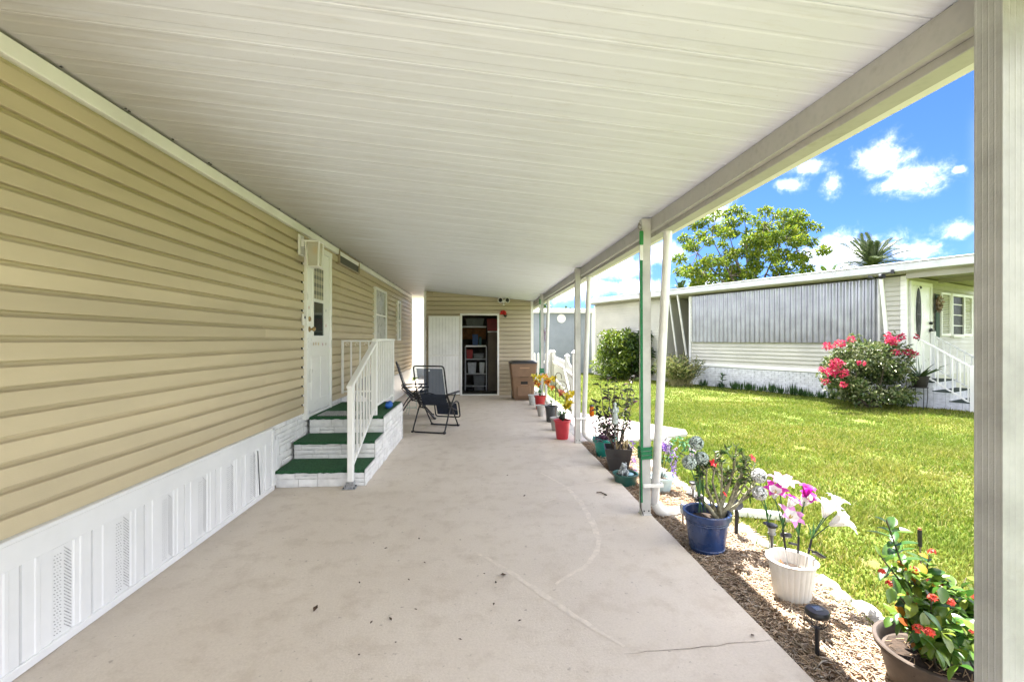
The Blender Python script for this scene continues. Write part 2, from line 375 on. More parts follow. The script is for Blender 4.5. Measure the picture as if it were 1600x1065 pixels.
# ------------------------------------------------------------------ mulch bed
BX0, BX1, BY0, BY1 = SLAB_X1 + .004, 2.16, .3, 6.68
def make_mulch():
    m, N, b, pos, out = mat_nodes('mulch_bed_soil')
    n = N.noise(pos, 4, 6, .65); c = N.mix(N.mapr(n, .35, .65), (.16, .095, .052), (.30, .20, .125))
    c = N.mix(N.mapr(N.noise(pos, 60, 4, .7), .4, .7), c, (.10, .062, .038))
    N.l.new(c, b.inputs['Base Color']); b.inputs['Roughness'].default_value = .95; b.inputs['Specular IOR Level'].default_value = .1
    rng = np.random.default_rng(5); nx, ny = 16, 120
    vs = [(BX0 + (BX1 - BX0) * i / nx, BY0 + (BY1 - BY0) * j / ny, GZ + .008 + .02 * math.sin(math.pi * min(1, i / nx * 1.1)) + float(rng.uniform(0, .010))) for j in range(ny + 1) for i in range(nx + 1)]
    fs = [(j * (nx + 1) + i, j * (nx + 1) + i + 1, (j + 1) * (nx + 1) + i + 1, (j + 1) * (nx + 1) + i) for j in range(ny) for i in range(nx)]
    struct(MB().add(vs, fs).build('mulch_bed', m, smooth=60))
    # chips: bent splinters lying every which way
    m2, N, b, pos, out = mat_nodes('mulch_chip'); gi = N.new('ShaderNodeNewGeometry'); rnd = gi.outputs['Random Per Island']
    c = N.ramp(rnd, [(0, (.34, .235, .15)), (.2, (.47, .37, .27)), (.42, (.29, .22, .165)), (.6, (.52, .445, .36)), (.78, (.40, .315, .24)), (.92, (.13, .09, .065)), (1, (.58, .53, .47))])
    c = N.mix(N.mapr(N.noise(pos, 55, 3), .35, .7, 0, .5), c, (.15, .10, .065))
    N.l.new(c, b.inputs['Base Color']); b.inputs['Roughness'].default_value = .85; b.inputs['Specular IOR Level'].default_value = .2
    n = 21000
    y = BY0 + (BY1 - BY0) * rng.power(1.0, n); y = np.where(rng.random(n) < .55, BY0 + .9 + rng.random(n) * 2.6, y)
    x = rng.uniform(BX0 - .0, BX1 + .03, n); L = rng.lognormal(-3.4, .45, n).clip(.010, .08); w = rng.uniform(.0025, .008, n) * (1 + L * 4)
    a = rng.uniform(0, 6.283, n); tilt = rng.normal(0, .22, n); z = GZ + .022 + .02 * np.sin(np.pi * np.clip((x - BX0) / (BX1 - BX0) * 1.1, 0, 1)) + rng.uniform(0, .018, n)
    ca, sa = np.cos(a), np.sin(a); th = rng.uniform(.0015, .004, n); bend = rng.uniform(-.12, .22, n) * L
    x = np.maximum(x, BX0 + np.abs(ca) * L / 2 + np.abs(sa) * w / 2 + .002)
    V = np.zeros((n, 9, 3)); k = 0
    for t, bz, ww in ((-.5, 0, .45), (0, 1, 1.), (.5, 0, .35)):
        for sx, up in ((-.5, 0), (.5, 0), (0, 1)):
            lx, ly = L * t, w * ww * sx
            V[:, k, 0] = x + ca * lx - sa * ly; V[:, k, 1] = y + sa * lx + ca * ly; V[:, k, 2] = z + bend * bz + lx * tilt + th * (2 * up - 1) + sx * 2 * w * .25; k += 1
    base = [(0, 1, 4, 3), (1, 2, 5, 4), (2, 0, 3, 5), (3, 4, 7, 6), (4, 5, 8, 7), (5, 3, 6, 8)]
    Fq = (np.arange(n)[:, None, None] * 9 + np.array(base)[None]).reshape(-1, 4)
    big_mesh('mulch_chips', V.reshape(-1, 3), Fq, m2, 'brown wood mulch chips covering the narrow flower bed', 'mulch')
def big_mesh(name, V, Fq, m, label=None, cat=None, parent=None, kind='stuff'):
    me = bpy.data.meshes.new(name); k = Fq.shape[1]
    me.vertices.add(len(V)); me.vertices.foreach_set('co', V.astype(np.float32).ravel())
    me.loops.add(Fq.size); me.loops.foreach_set('vertex_index', Fq.astype(np.int32).ravel())
    me.polygons.add(len(Fq)); me.polygons.foreach_set('loop_start', np.arange(0, Fq.size, k, dtype=np.int32))
    me.update(calc_edges=True); me.validate(); me.materials.append(m)
    o = link(name, me, parent, kind=kind)
    if label: tag(o, label, cat)
    return o
make_mulch()

# ------------------------------------------------------------------ grass blades on the lawn
def make_grass():
    m, N, b, pos, out = mat_nodes('grass_blade'); gi = N.new('ShaderNodeNewGeometry'); rnd = gi.outputs['Random Per Island']
    c = N.ramp(rnd, [(0, (.060, .115, .012)), (.3, (.13, .19, .020)), (.6, (.195, .235, .028)), (.85, (.27, .26, .045)), (1, (.42, .34, .16))])
    patch = N.noise(pos, 1.1, 5, .6)
    c = N.mix(N.mapr(patch, .45, .70, 0, .5), c, (.24, .23, .048)); c = N.mix(N.mapr(N.noise(pos, .5, 3), .40, .62, 0, .5), c, (.095, .165, .016))
    N.l.new(c, b.inputs['Base Color']); b.inputs['Roughness'].default_value = .6; b.inputs['Specular IOR Level'].default_value = .25
    tr = N.new('ShaderNodeBsdfTranslucent'); N.l.new(c, tr.inputs[0]); mx = N.new('ShaderNodeMixShader'); mx.inputs[0].default_value = .35
    N.l.new(b.outputs[0], mx.inputs[1]); N.l.new(tr.outputs[0], mx.inputs[2]); N.l.new(mx.outputs[0], out.inputs[0])
    rng = np.random.default_rng(11); xs, ys = [], []
    for (x0, x1, y0, y1, dens) in ((2.05, 6, .9, 4, 8500), (2.05, 8.5, 4, 7, 5200), (2.05, 12, 7, 11, 2900), (1.6, 12, 11, 20, 900), (1.6, 16, 20, 30, 200)):
        k = int((x1 - x0) * (y1 - y0) * dens); xs.append(rng.uniform(x0, x1, k)); ys.append(rng.uniform(y0, y1, k))
    x, y = np.concatenate(xs), np.concatenate(ys)
    # only what lies inside a wedge round the view, off the walkway, in front of the neighbour's wall
    keep = (x < y * 1.45 + 1.2) & (x > y * .10 - .3)
    keep &= ~((x < 3.5) & (y > 6.66) & (y < 9.3) & (x < 1.8 + (9.4 - y) * .65 + .25) & (y > 6.66 + np.clip(x - 2.1, 0, 9) * .3)) & ~((x < 1.95) & (y > 6.6))
    keep &= ((x - 7.315) * .8964 + (y - 15.42) * .4432) < -.02
    u = np.sin(x * 3.1 + np.sin(y * 2.3) * 1.7) * np.sin(y * 2.7 + np.sin(x * 1.9) * 2.1)
    keep &= rng.random(len(x)) < (.80 + .35 * u).clip(.25, 1)
    bare = np.zeros(len(x))
    for (bx, by, br) in ((3.2, 4.2, .16), (4.6, 6.2, .2), (2.75, 3.0, .10), (3.6, 2.9, .12), (6.2, 8.6, .3), (5.2, 5.0, .15), (7.3, 8.2, .35), (4.1, 8.0, .22), (2.5, 5.2, .13), (5.9, 11.5, .4), (2.35, 1.9, .10), (3.0, 6.0, .15)): bare = np.maximum(bare, 1 - np.hypot(x - bx, (y - by) * .8) / br / (1 + .4 * np.sin(x * 31 + y * 17)))
    keep &= rng.random(len(x)) > bare * 1.6
    x, y = x[keep], y[keep]; n = len(x)
    tuft = np.sin(x * 9.3 + np.sin(y * 7.1) * 2) * np.sin(y * 8.7 + np.sin(x * 6.3) * 2); h = rng.uniform(.022, .060, n) * (1 + .25 * u[keep] + .35 * tuft) * np.where(rng.random(n) < .03, 1.7, 1); w = rng.uniform(.0024, .0045, n) * (1 + y / 9); a = rng.uniform(0, 6.283, n); ln = rng.uniform(.15, .95, n) * h; b2 = rng.uniform(0, 6.283, n)
    V = np.zeros((n, 5, 3)); ca, sa = np.cos(a), np.sin(a); lx, ly = np.cos(b2) * ln, np.sin(b2) * ln
    for k, (s_, t, q) in enumerate(((-1, 0, 1), (1, 0, 1), (-.75, .6, .5), (.75, .6, .5), (0, 1, 0))):
        V[:, k, 0] = x + ca * w * s_ * q * 1.4 + lx * t * t; V[:, k, 1] = y + sa * w * s_ * q * 1.4 + ly * t * t; V[:, k, 2] = GZ + h * t * (1 - .25 * t * ln / h)
    Fq = (np.arange(n)[:, None, None] * 5 + np.array([(0, 1, 3), (0, 3, 2), (2, 3, 4)])[None]).reshape(-1, 3)
    big_mesh('lawn_grass', V.reshape(-1, 3), Fq, m, 'short sunlit yellow-green lawn grass', 'grass')
make_grass()
# ------------------------------------------------------------------ the khaki mobile home on the left
WX = -2.115                       # plane of the wall behind the siding
SK = -2.05                        # front of the skirting
HY0, HY1 = -3.0, 14.1
def ceil_z(x): return 2.842 + (x + 2.05) * (2.535 - 2.842) / (1.455 + 2.05)
TAN = mat('khaki_vinyl', (.515, .435, .285), .48, .05, 1.2, .10, 220, rnd=.055, stain=.32, stain_col=(.43, .35, .205), stretch=(1, .35, 1.6))
TAN2 = mat('shed_vinyl', (.46, .395, .285), .5, .05, 1.2, .10, 220, rnd=.05, stain=.2, stain_col=(.36, .30, .2), stretch=(.35, 1, 1.6))
EXPO = .1115
def lap_profile(h=EXPO):          # (proud, height): butt edge, flat face, cove running back under the next board
    return [(0, .0), (.033, .0), (.035, .003), (.0345, h * .70), (.032, h * .745), (.013, h * .80), (.006, h * .88), (.004, h + .006), (0, h + .006)]
def house():
    rt = thing('mobile_home', 'long khaki lap-sided mobile home with white skirting beside the concrete carport', 'house', (WX, 5.5, 0))
    MB().box(WX - 4.3, WX - .152, HY0, HY1, 0, 2.95).build('body', TAN, rt, True); MB().cbox(WX - 4.5, WX + .02, HY0 - .2, HY1 + .15, 2.96, 3.12, .01).build('roof', WHITE, rt, True)
    wall = MB().box(WX - .15, WX - .002, HY0, HY1, .0, 2.95).build('wall', TAN, rt, True)
    rng = random.Random(4); z0 = .625; n = 19
    brk = [(-3, .9, 4.55, 8.2, 11.8, 14.1), (-3, 2.0, 5.6, 9.3, 12.9, 14.1), (-3, -.2, 3.4, 7.0, 10.6, 14.1), (-3, 1.25, 4.9, 8.5, 12.2, 14.1)]
    cache = {}
    for i in range(n):
        z = z0 + i * EXPO; bs = brk[i % 4] if i % 2 == 0 else brk[(i - 1) % 4]
        for k in range(len(bs) - 1):
            L = bs[k + 1] - bs[k] + (.03 if k < len(bs) - 2 else 0); key = (round(L, 3), k % 2)
            if key not in cache:
                pr = lap_profile(); e = .0012 * (k % 2)
                cache[key] = MB().extrude([(p + (e if p > .002 else 0), 0, q) for p, q in pr][::-1], (0, L, 0)).mesh('siding_board', TAN)
            o = link('siding_board', cache[key], wall); o.location = (WX + rng.uniform(-.0012, .0012), bs[k], z + rng.uniform(-.0014, .0014)); o.rotation_euler.x = rng.uniform(-.0005, .0005)
    # corner post at the far end, trim angle under the roof with its screws
    MB().cbox(WX - .01, WX + .045, HY1 - .07, HY1 + .02, .0, 2.84, .006).build('corner_trim', WHITE, rt, True)
    tr = MB().extrude([(WX + .0, HY0, 2.745), (WX + .048, HY0, 2.745), (WX + .051, HY0, 2.750), (WX + .056, HY0, 2.822), (WX, HY0, 2.838)][::-1], (0, HY1 - HY0, 0)).build('eave_trim', WHITE, rt, True)
    sc = MB().blob((0, 0, 0), (.008, .008, .004), 7, 4).mesh('screw', SCREW)
    y = .35
    while y < 13.8:
        for d in (0, .028): 
            if d == 0 or rng.random() < .5: link('screw', sc, tr, loc=(WX + .056 + .016, y + d, ceil_z(WX + .072) - .010))
        y += .405
    # skirting: bottom rail, ribbed panels with a vented strip, top band
    sk = MB().cbox(SK - .05, SK - .004, HY0, 4.70, .486, .612, .004).cbox(SK - .055, SK + .004, HY0, 4.70, .600, .624, .005).build('skirting', WHITE_V, rt, True)
    MB().cbox(SK - .04, SK + .006, HY0, 4.70, .002, .045, .004).build('bottom_rail', WHITE_V, sk)
    PW = .378; pm = MB(); prof = []
    for a, d in ((0, -.014), (.004, -.016), (.008, .0), (.062, .0), (.068, .004), (.088, .004), (.094, 0), (.15, 0), (.156, -.005), (.268, -.005), (.274, 0), (.30, 0), (.306, .004), (.322, .004), (.328, 0), (.372, 0), (.377, -.014)): prof.append((a, d))
    vs = [(SK - .006 + d, a, z) for z in (.03, .490) for a, d in prof]; k = len(prof)
    pm.add(vs, [(i, i + 1, k + i + 1, k + i) for i in range(k - 1)]); pm = pm.mesh('skirting_panel', WHITE_V)
    sl = MB(); VENT = mat('vent_slot', (.42, .42, .42), .7, .2, 60)
    for col in (0, 1):
        for j in range(24):
            y0 = .162 + col * .056; zz = .066 + j * .0166
            if col == 0:
                for q in range(3): yy = y0 + q * .015 + (.004 if j % 2 else 0); sl.add([(SK - .0095, yy, zz), (SK - .0095, yy + .009, zz - .004), (SK - .0095, yy + .0095, zz + .001), (SK - .0095, yy + .0005, zz + .005)], [(0, 1, 2, 3)])
            else: sl.add([(SK - .0095, y0, zz + .022), (SK - .0095, y0 + .042, zz - .020), (SK - .0095, y0 + .042, zz - .0135), (SK - .0095, y0, zz + .0285)], [(0, 1, 2, 3)])
    sl = sl.mesh('vent_slots', VENT)
    y = 2.19 - PW * 13
    while y < 4.70 - .1:
        if y > HY0:
            o = link('skirting_panel', pm, sk, loc=(0, y, 0))
            if y > -.5:
                v = link('vent_slots', sl, sk, loc=(0, y, 0)); v['kind'] = 'stuff'
        y += PW
    sc2 = MB().cbox(SK - .03, SK + .004, 4.655, 4.703, .0, .63, .004).build('end_post', WHITE_V, sk)
    MB().bar((SK + .002, 4.40, .05), (SK + .002, 4.36, .47), .006, .004).build('gap', SCREW, sk)
    MB().box(SK - .05, SK - .04, HY0, 4.66, 0, .6).build('backing', DARK, sk)
    # far part of the base behind the chairs: plain skirting board
    MB().cbox(WX - .01, WX + .05, 6.99, HY1, 0, .62, .005).build('far_skirting', WHITE_V, rt, True)
    # stone veneer against the house beside the steps
    stone_face(rt, 'stone_veneer', WX + .002, WX + .05, 4.704, 6.98, .0, .66, 'x')
    return rt
STONE = mat('white_painted_stone', (.74, .74, .72), .62, .06, 7, .5, 45, rnd=.05, stain=.38, stain_col=(.47, .46, .43))
MORTAR = mat('painted_mortar', (.52, .515, .50), .85, .1, 14, .5, 90)
def stone_rows(a0, a1, z0, z1, rng, hmin=.05, hmax=.085):
    """split a rectangle into rows of ledge stones; some stones are two thin ones"""
    out, z = [], z0
    while z < z1 - .02:
        h = min(rng.uniform(hmin, hmax), z1 - z)
        if z1 - z - h < .035: h = z1 - z
        a = a0 - rng.uniform(0, .1)
        while a < a1 - .01:
            L = rng.uniform(.13, .34); b = min(a + L, a1)
            if a1 - b < .06: b = a1
            lo = max(a, a0)
            if b - lo > .015:
                if rng.random() < .3 and h > .06: t = h * rng.uniform(.4, .6); out += [(lo, b, z, z + t), (lo, b, z + t, z + h)]
                else: out.append((lo, b, z, z + h))
            a = b
        z += h
    return out
def stone_piece(name, face, lo, hi, a, b, z, z1, parent, rng, flip=1):
    """one rough ledge stone; face 'x': faces +X, runs along Y; face 'y': faces -Y, runs along X"""
    g = .0035; na, nz = 4, 3; vs, fs = [], []
    d = [[hi * (rng.uniform(.80, 1.0) if 0 < i < na and 0 < j < nz else .62) + lo * 0 for j in range(nz + 1)] for i in range(na + 1)]
    for i in range(na + 1):
        for j in range(nz + 1):
            aa = a + g + (b - a - 2 * g) * i / na + (rng.uniform(-.004, .004) if 0 < i < na else 0)
            zz = z + g + (z1 - z - 2 * g) * j / nz + (rng.uniform(-.004, .004) if 0 < i < na and 0 <= j <= nz else 0)
            vs.append((aa, d[i][j], zz))
    w = nz + 1
    for i in range(na):
        for j in range(nz): fs.append((i * w + j, i * w + j + 1, (i + 1) * w + j + 1, (i + 1) * w + j))
    ring = [i * w for i in range(na + 1)] + [na * w + j for j in range(1, w)] + [i * w + nz for i in range(na - 1, -1, -1)] + [j for j in range(nz - 1, 0, -1)]
    k = len(vs); vs += [(vs[i][0], 0, vs[i][2]) for i in ring]; m = len(ring)
    fs += [(ring[i], ring[(i + 1) % m], k + (i + 1) % m, k + i) for i in range(m)]
    if face == 'x': vs = [(lo + p[1] * flip, p[0], p[2]) for p in vs]
    else: vs = [(p[0], lo - p[1] * flip, p[2]) for p in vs]
    return MB().add(vs, fs).build(name, STONE, parent, smooth=40)
def stone_face(rt, name, lo, hi, a0, a1, z0, z1, face, seed=2, flip=1, depth=.022):
    rng = random.Random(seed)
    mb = MB()
    if face == 'x': mb.box(min(lo, lo + flip * .008) - .02, max(lo, lo + flip * .008), a0, a1, z0, z1)
    else: mb.box(a0, a1, min(lo, lo - flip * .008), max(lo, lo - flip * .008) + .02, z0, z1)
    o = mb.build(name, MORTAR, rt, True)
    for (a, b, z, zt) in stone_rows(a0, a1, z0, z1, rng):
        stone_piece('stone', face, lo, depth + rng.uniform(-.006, .008), a, b, z, zt, o, rng, flip)
    return o
home = house()

# ------------------------------------------------------------------ door, windows, vent and lamp on the house wall (parts of the house)
def wl(u, v): p = PX(u, v, WX + .02); return p.y, p.z
def wall_door():
    (y0, _), (y1, _) = wl(473, 600), wl(513, 600)
    zb, zt = wl(473, 649.6)[1], wl(513, 397)[1]
    X = WX + .041; D = mat('white_door_paint', (.84, .84, .80), .32, .02, 2, .02, 30)
    fr = MB().cbox(X - .041, X + .03, y0, y0 + .045, zb, zt).cbox(X - .041, X + .03, y1 - .05, y1, zb - .03, zt).cbox(X - .041, X + .034, y0 - .004, y1 + .004, zt - .06, zt + .004)
    d = MB().cbox(X - .041, X + .012, y0 + .05, y1 - .055, zb + .02, zt - .065, .003).build('door', D, home, True)
    fr.build('door_frame', D, d)
    a, b = y0 + .05, y1 - .055
    gy0, gy1 = wl(484.5, 450)[0], wl(501, 450)[0]
    zt1, zm, zb1 = wl(484, 418)[1], wl(492, 470)[1], wl(484, 526)[1]
    zt1 = wl(500, 422)[1]; zb1 = wl(484.5, 524)[1]
    m = MB()                                                      # glazing frame
    for (p, q, r, s_) in ((gy0 - .035, gy0, zb1 - .035, zt1 + .035), (gy1, gy1 + .035, zb1 - .035, zt1 + .035), (gy0, gy1, zt1, zt1 + .035), (gy0, gy1, zb1 - .035, zb1), (gy0, gy1, zm - .02, zm + .02)):
        m.cbox(X + .010, X + .026, p, q, r, s_, .003)
    m.build('glazing_frame', D, d)
    # plaid curtain behind the upper pane
    pl, N, b_, pos, out = mat_nodes('plaid_curtain'); px, py, pz = N.sep(pos)
    s1 = N.math('GREATER_THAN', N.math('SINE', N.math('MULTIPLY', py, 72.)), .1); s2 = N.math('GREATER_THAN', N.math('SINE', N.math('MULTIPLY', pz, 64.)), .1)
    k = N.math('MULTIPLY', N.math('ADD', s1, s2), .5)
    N.l.new(N.mix(k, (.50, .46, .32), (.075, .085, .062)), b_.inputs['Base Color']); b_.inputs['Roughness'].default_value = .35
    MB().box(X + .0125, X + .0135, gy0, gy1, zm + .02, zt1).build('curtain_pane', pl, d)
    MB().box(X + .0125, X + .0135, gy0, gy1, zb1, zm - .02).build('lower_pane', GLASS, d)
    # raised lower panels
    zl = zb + .16; zh = zb1 - .26; w = (b - a)
    for c in (.30, .70):
        q = a + w * c
        pp = MB().cbox(X + .010, X + .019, q - .125, q + .125, zl, zh, .008); pp.build('raised_panel', D, d)
    BR = mat('brass', (.42, .30, .14), .3, .1, 20, metal=1.)
    ky = wl(478, 510)[0]; kz = wl(478, 514)[1]; M = Matrix.Translation((X + .012, ky + .02, kz)) @ Matrix.Rotation(R(90), 4, 'Y')
    MB().lathe([(.034, 0), (.034, .006), (.014, .010), (.012, .035), (.026, .045), (.030, .058), (.022, .070), (.002, .073)], 16, M=M).build('door_knob', BR, d, smooth=40)
    M = Matrix.Translation((X + .012, ky + .015, wl(478, 498)[1])) @ Matrix.Rotation(R(90), 4, 'Y')
    MB().lathe([(.030, 0), (.030, .012), (.020, .018), (.002, .020)], 16, M=M).build('deadbolt', BR, d, smooth=40)
    # row of small stickers across the door
    for i, (u, v, c) in enumerate(((484.5, 537, (.45, .30, .10)), (488, 536.5, (.55, .30, .08)), (492.5, 537, (.62, .42, .06)), (499, 537.5, (.40, .03, .10)), (504, 537, (.35, .25, .12)), (478, 480, (.5, .12, .06)), (505, 508.5, (.45, .08, .05)), (505, 485, (.2, .2, .25)))):
        y, z = wl(u, v); MB().leaf((X + .0215 if i < 5 else X + .014, y, z - .028), (0, .1, 1), (1, 0, 0), .055, .024, 0, 0).build('sticker', mat('sticker_%d' % i, c, .5), d)
    # doorbell camera on the siding left of the frame
    y, z = wl(469, 491); zb_ = wl(469, 508)[1]
    bell = MB().cbox(X + .0, X + .032, y - .02, y + .022, zb_, z + .01, .008).build('doorbell', WHITE, home, True)
    M = Matrix.Translation((X + .032, y + .001, z - .035)) @ Matrix.Rotation(R(90), 4, 'Y')
    MB().lathe([(.017, 0), (.017, .004), (.010, .007), (.002, .007)], 14, M=M).build('lens', BLACK, bell)
    # threshold
    MB().cbox(WX + .0, WX + .06, y0, y1, zb - .05, zb - .002, .004).build('threshold', WHITE, d)
    MB().cbox(WX + .0, WX + .022, y0 - .012, y0 - .001, zb, zt, .002).build('channel_shadow', SCREW, d)
wall_door()
def wall_window(u0, u1, vt_at1, vb_at0, name='window'):
    (y0, zb), (y1, zt) = wl(u0, vb_at0), wl(u1, vt_at1); X = WX + .041; w = .055
    m = MB()
    for (p, q, r, s_) in ((y0, y0 + w, zb, zt), (y1 - w, y1, zb, zt), (y0 + w, y1 - w, zt - w, zt), (y0 + w, y1 - w, zb, zb + w)): m.cbox(X - .041, X + .034, p, q, r, s_, .004)
    o = m.build(name, WHITE, home, True); zm = (zb + zt) / 2
    MB().cbox(X + .0, X + .022, y0 + w, y1 - w, zm - .018, zm + .018, .003).build('sash_rail', WHITE, o)
    blind = mat('window_blind', (.36, .365, .33), .3, .05, 3)
    MB().box(X + .004, X + .008, y0 + w, y1 - w, zm + .018, zt - w).build('pane', blind, o)
    MB().box(X + .004, X + .008, y0 + w, y1 - w, zb + w, zm - .018).build('pane', blind, o)
    sl = MB(); z = zb + w + .02
    while z < zt - w - .01:
        if abs(z - zm) > .03: sl.box(X + .008, X + .0095, y0 + w + .004, y1 - w - .004, z, z + .012)
        z += .026
    s_ = sl.build('blind_slats', mat('blind_slat', (.50, .50, .46), .4), o); s_['kind'] = 'stuff'
wall_window(583, 601, 456, 534)
wall_window(619, 623.5, 471, 532)
def wall_vent():
    (y0, zt), (y1, _) = wl(526, 389), wl(558, 420); zb = wl(526, 412)[1] ; X = WX + .041
    B = mat('vent_frame', (.33, .27, .18), .5, .1, 8); w = .022; m = MB()
    for (p, q, r, s_) in ((y0, y0 + w, zb, zt), (y1 - w, y1, zb, zt), (y0 + w, y1 - w, zt - w, zt), (y0 + w, y1 - w, zb, zb + w)): m.cbox(X - .041, X + .026, p, q, r, s_, .003)
    o = m.build('vent', B, home, True)
    MB().box(X + .0, X + .006, y0 + w, y1 - w, zb + w, zt - w).build('mesh_screen', mat('vent_screen', (.085, .085, .07), .7, .2, 60), o)
    MB().cbox(X + .006, X + .02, y0 + w, y1 - w, zt - w - .014, zt - w - .002, .002).build('inner_frame', WHITE, o)
wall_vent()
def wall_lamp():
    y, zt = wl(463, 365); zb = wl(463, 398)[1]; X = WX + .041
    o = MB().cbox(X - .01, X + .02, y - .0, y + .13, zb, zt, .008).cbox(X + .02, X + .05, y + .03, y + .10, zt - .14, zt - .05, .008).build('wall_lamp', WHITE, home, True)
    cx, cy, z0, z1 = X + .16, y + .065, zb - .12, zt - .09
    MB().tube([(X + .045, cy, zt - .09), (X + .10, cy, zt - .06), (cx, cy, z1 + .03)], .012, 8).build('arm', WHITE, o, smooth=40)
    m = MB()                                                      # lantern tapering downwards, four corner bars, cap and base
    wt, wb = .075, .062
    for sx in (-1, 1):
        for sy in (-1, 1): m.bar((cx + sx * wt, cy + sy * wt, z1), (cx + sx * wb, cy + sy * wb, z0), .014, .014)
    m.cbox(cx - wt - .015, cx + wt + .015, cy - wt - .015, cy + wt + .015, z1, z1 + .016, .004).cbox(cx - .045, cx + .045, cy - .045, cy + .045, z1 + .016, z1 + .036, .004)
    m.cbox(cx - wb - .012, cx + wb + .012, cy - wb - .012, cy + wb + .012, z0 - .014, z0, .004)
    m.build('lantern_frame', WHITE, o)
    fg, N, b_, pos, out = mat_nodes('lantern_glass'); b_.inputs['Base Color'].default_value = (.62, .58, .46, 1); b_.inputs['Roughness'].default_value = .2
    t_ = N.new('ShaderNodeBsdfTransparent'); mx = N.new('ShaderNodeMixShader'); mx.inputs[0].default_value = .5; N.l.new(b_.outputs[0], mx.inputs[1]); N.l.new(t_.outputs[0], mx.inputs[2]); N.l.new(mx.outputs[0], out.inputs[0])
    m = MB(); k = .008
    T = [(-1, -1), (1, -1), (1, 1), (-1, 1)]
    for i in range(4):
        (ax, ay), (bx, by) = T[i], T[(i + 1) % 4]
        m.add([(cx + ax * (wb - k), cy + ay * (wb - k), z0), (cx + bx * (wb - k), cy + by * (wb - k), z0), (cx + bx * (wt - k), cy + by * (wt - k), z1), (cx + ax * (wt - k), cy + ay * (wt - k), z1)], [(0, 1, 2, 3)])
    m.build('glass_panes', fg, o)
    MB().blob((cx, cy, z1 - .085), (.028, .028, .045), 12, 8).build('bulb', mat('amber_bulb', (.85, .50, .04), .3), o, smooth=60)
wall_lamp()

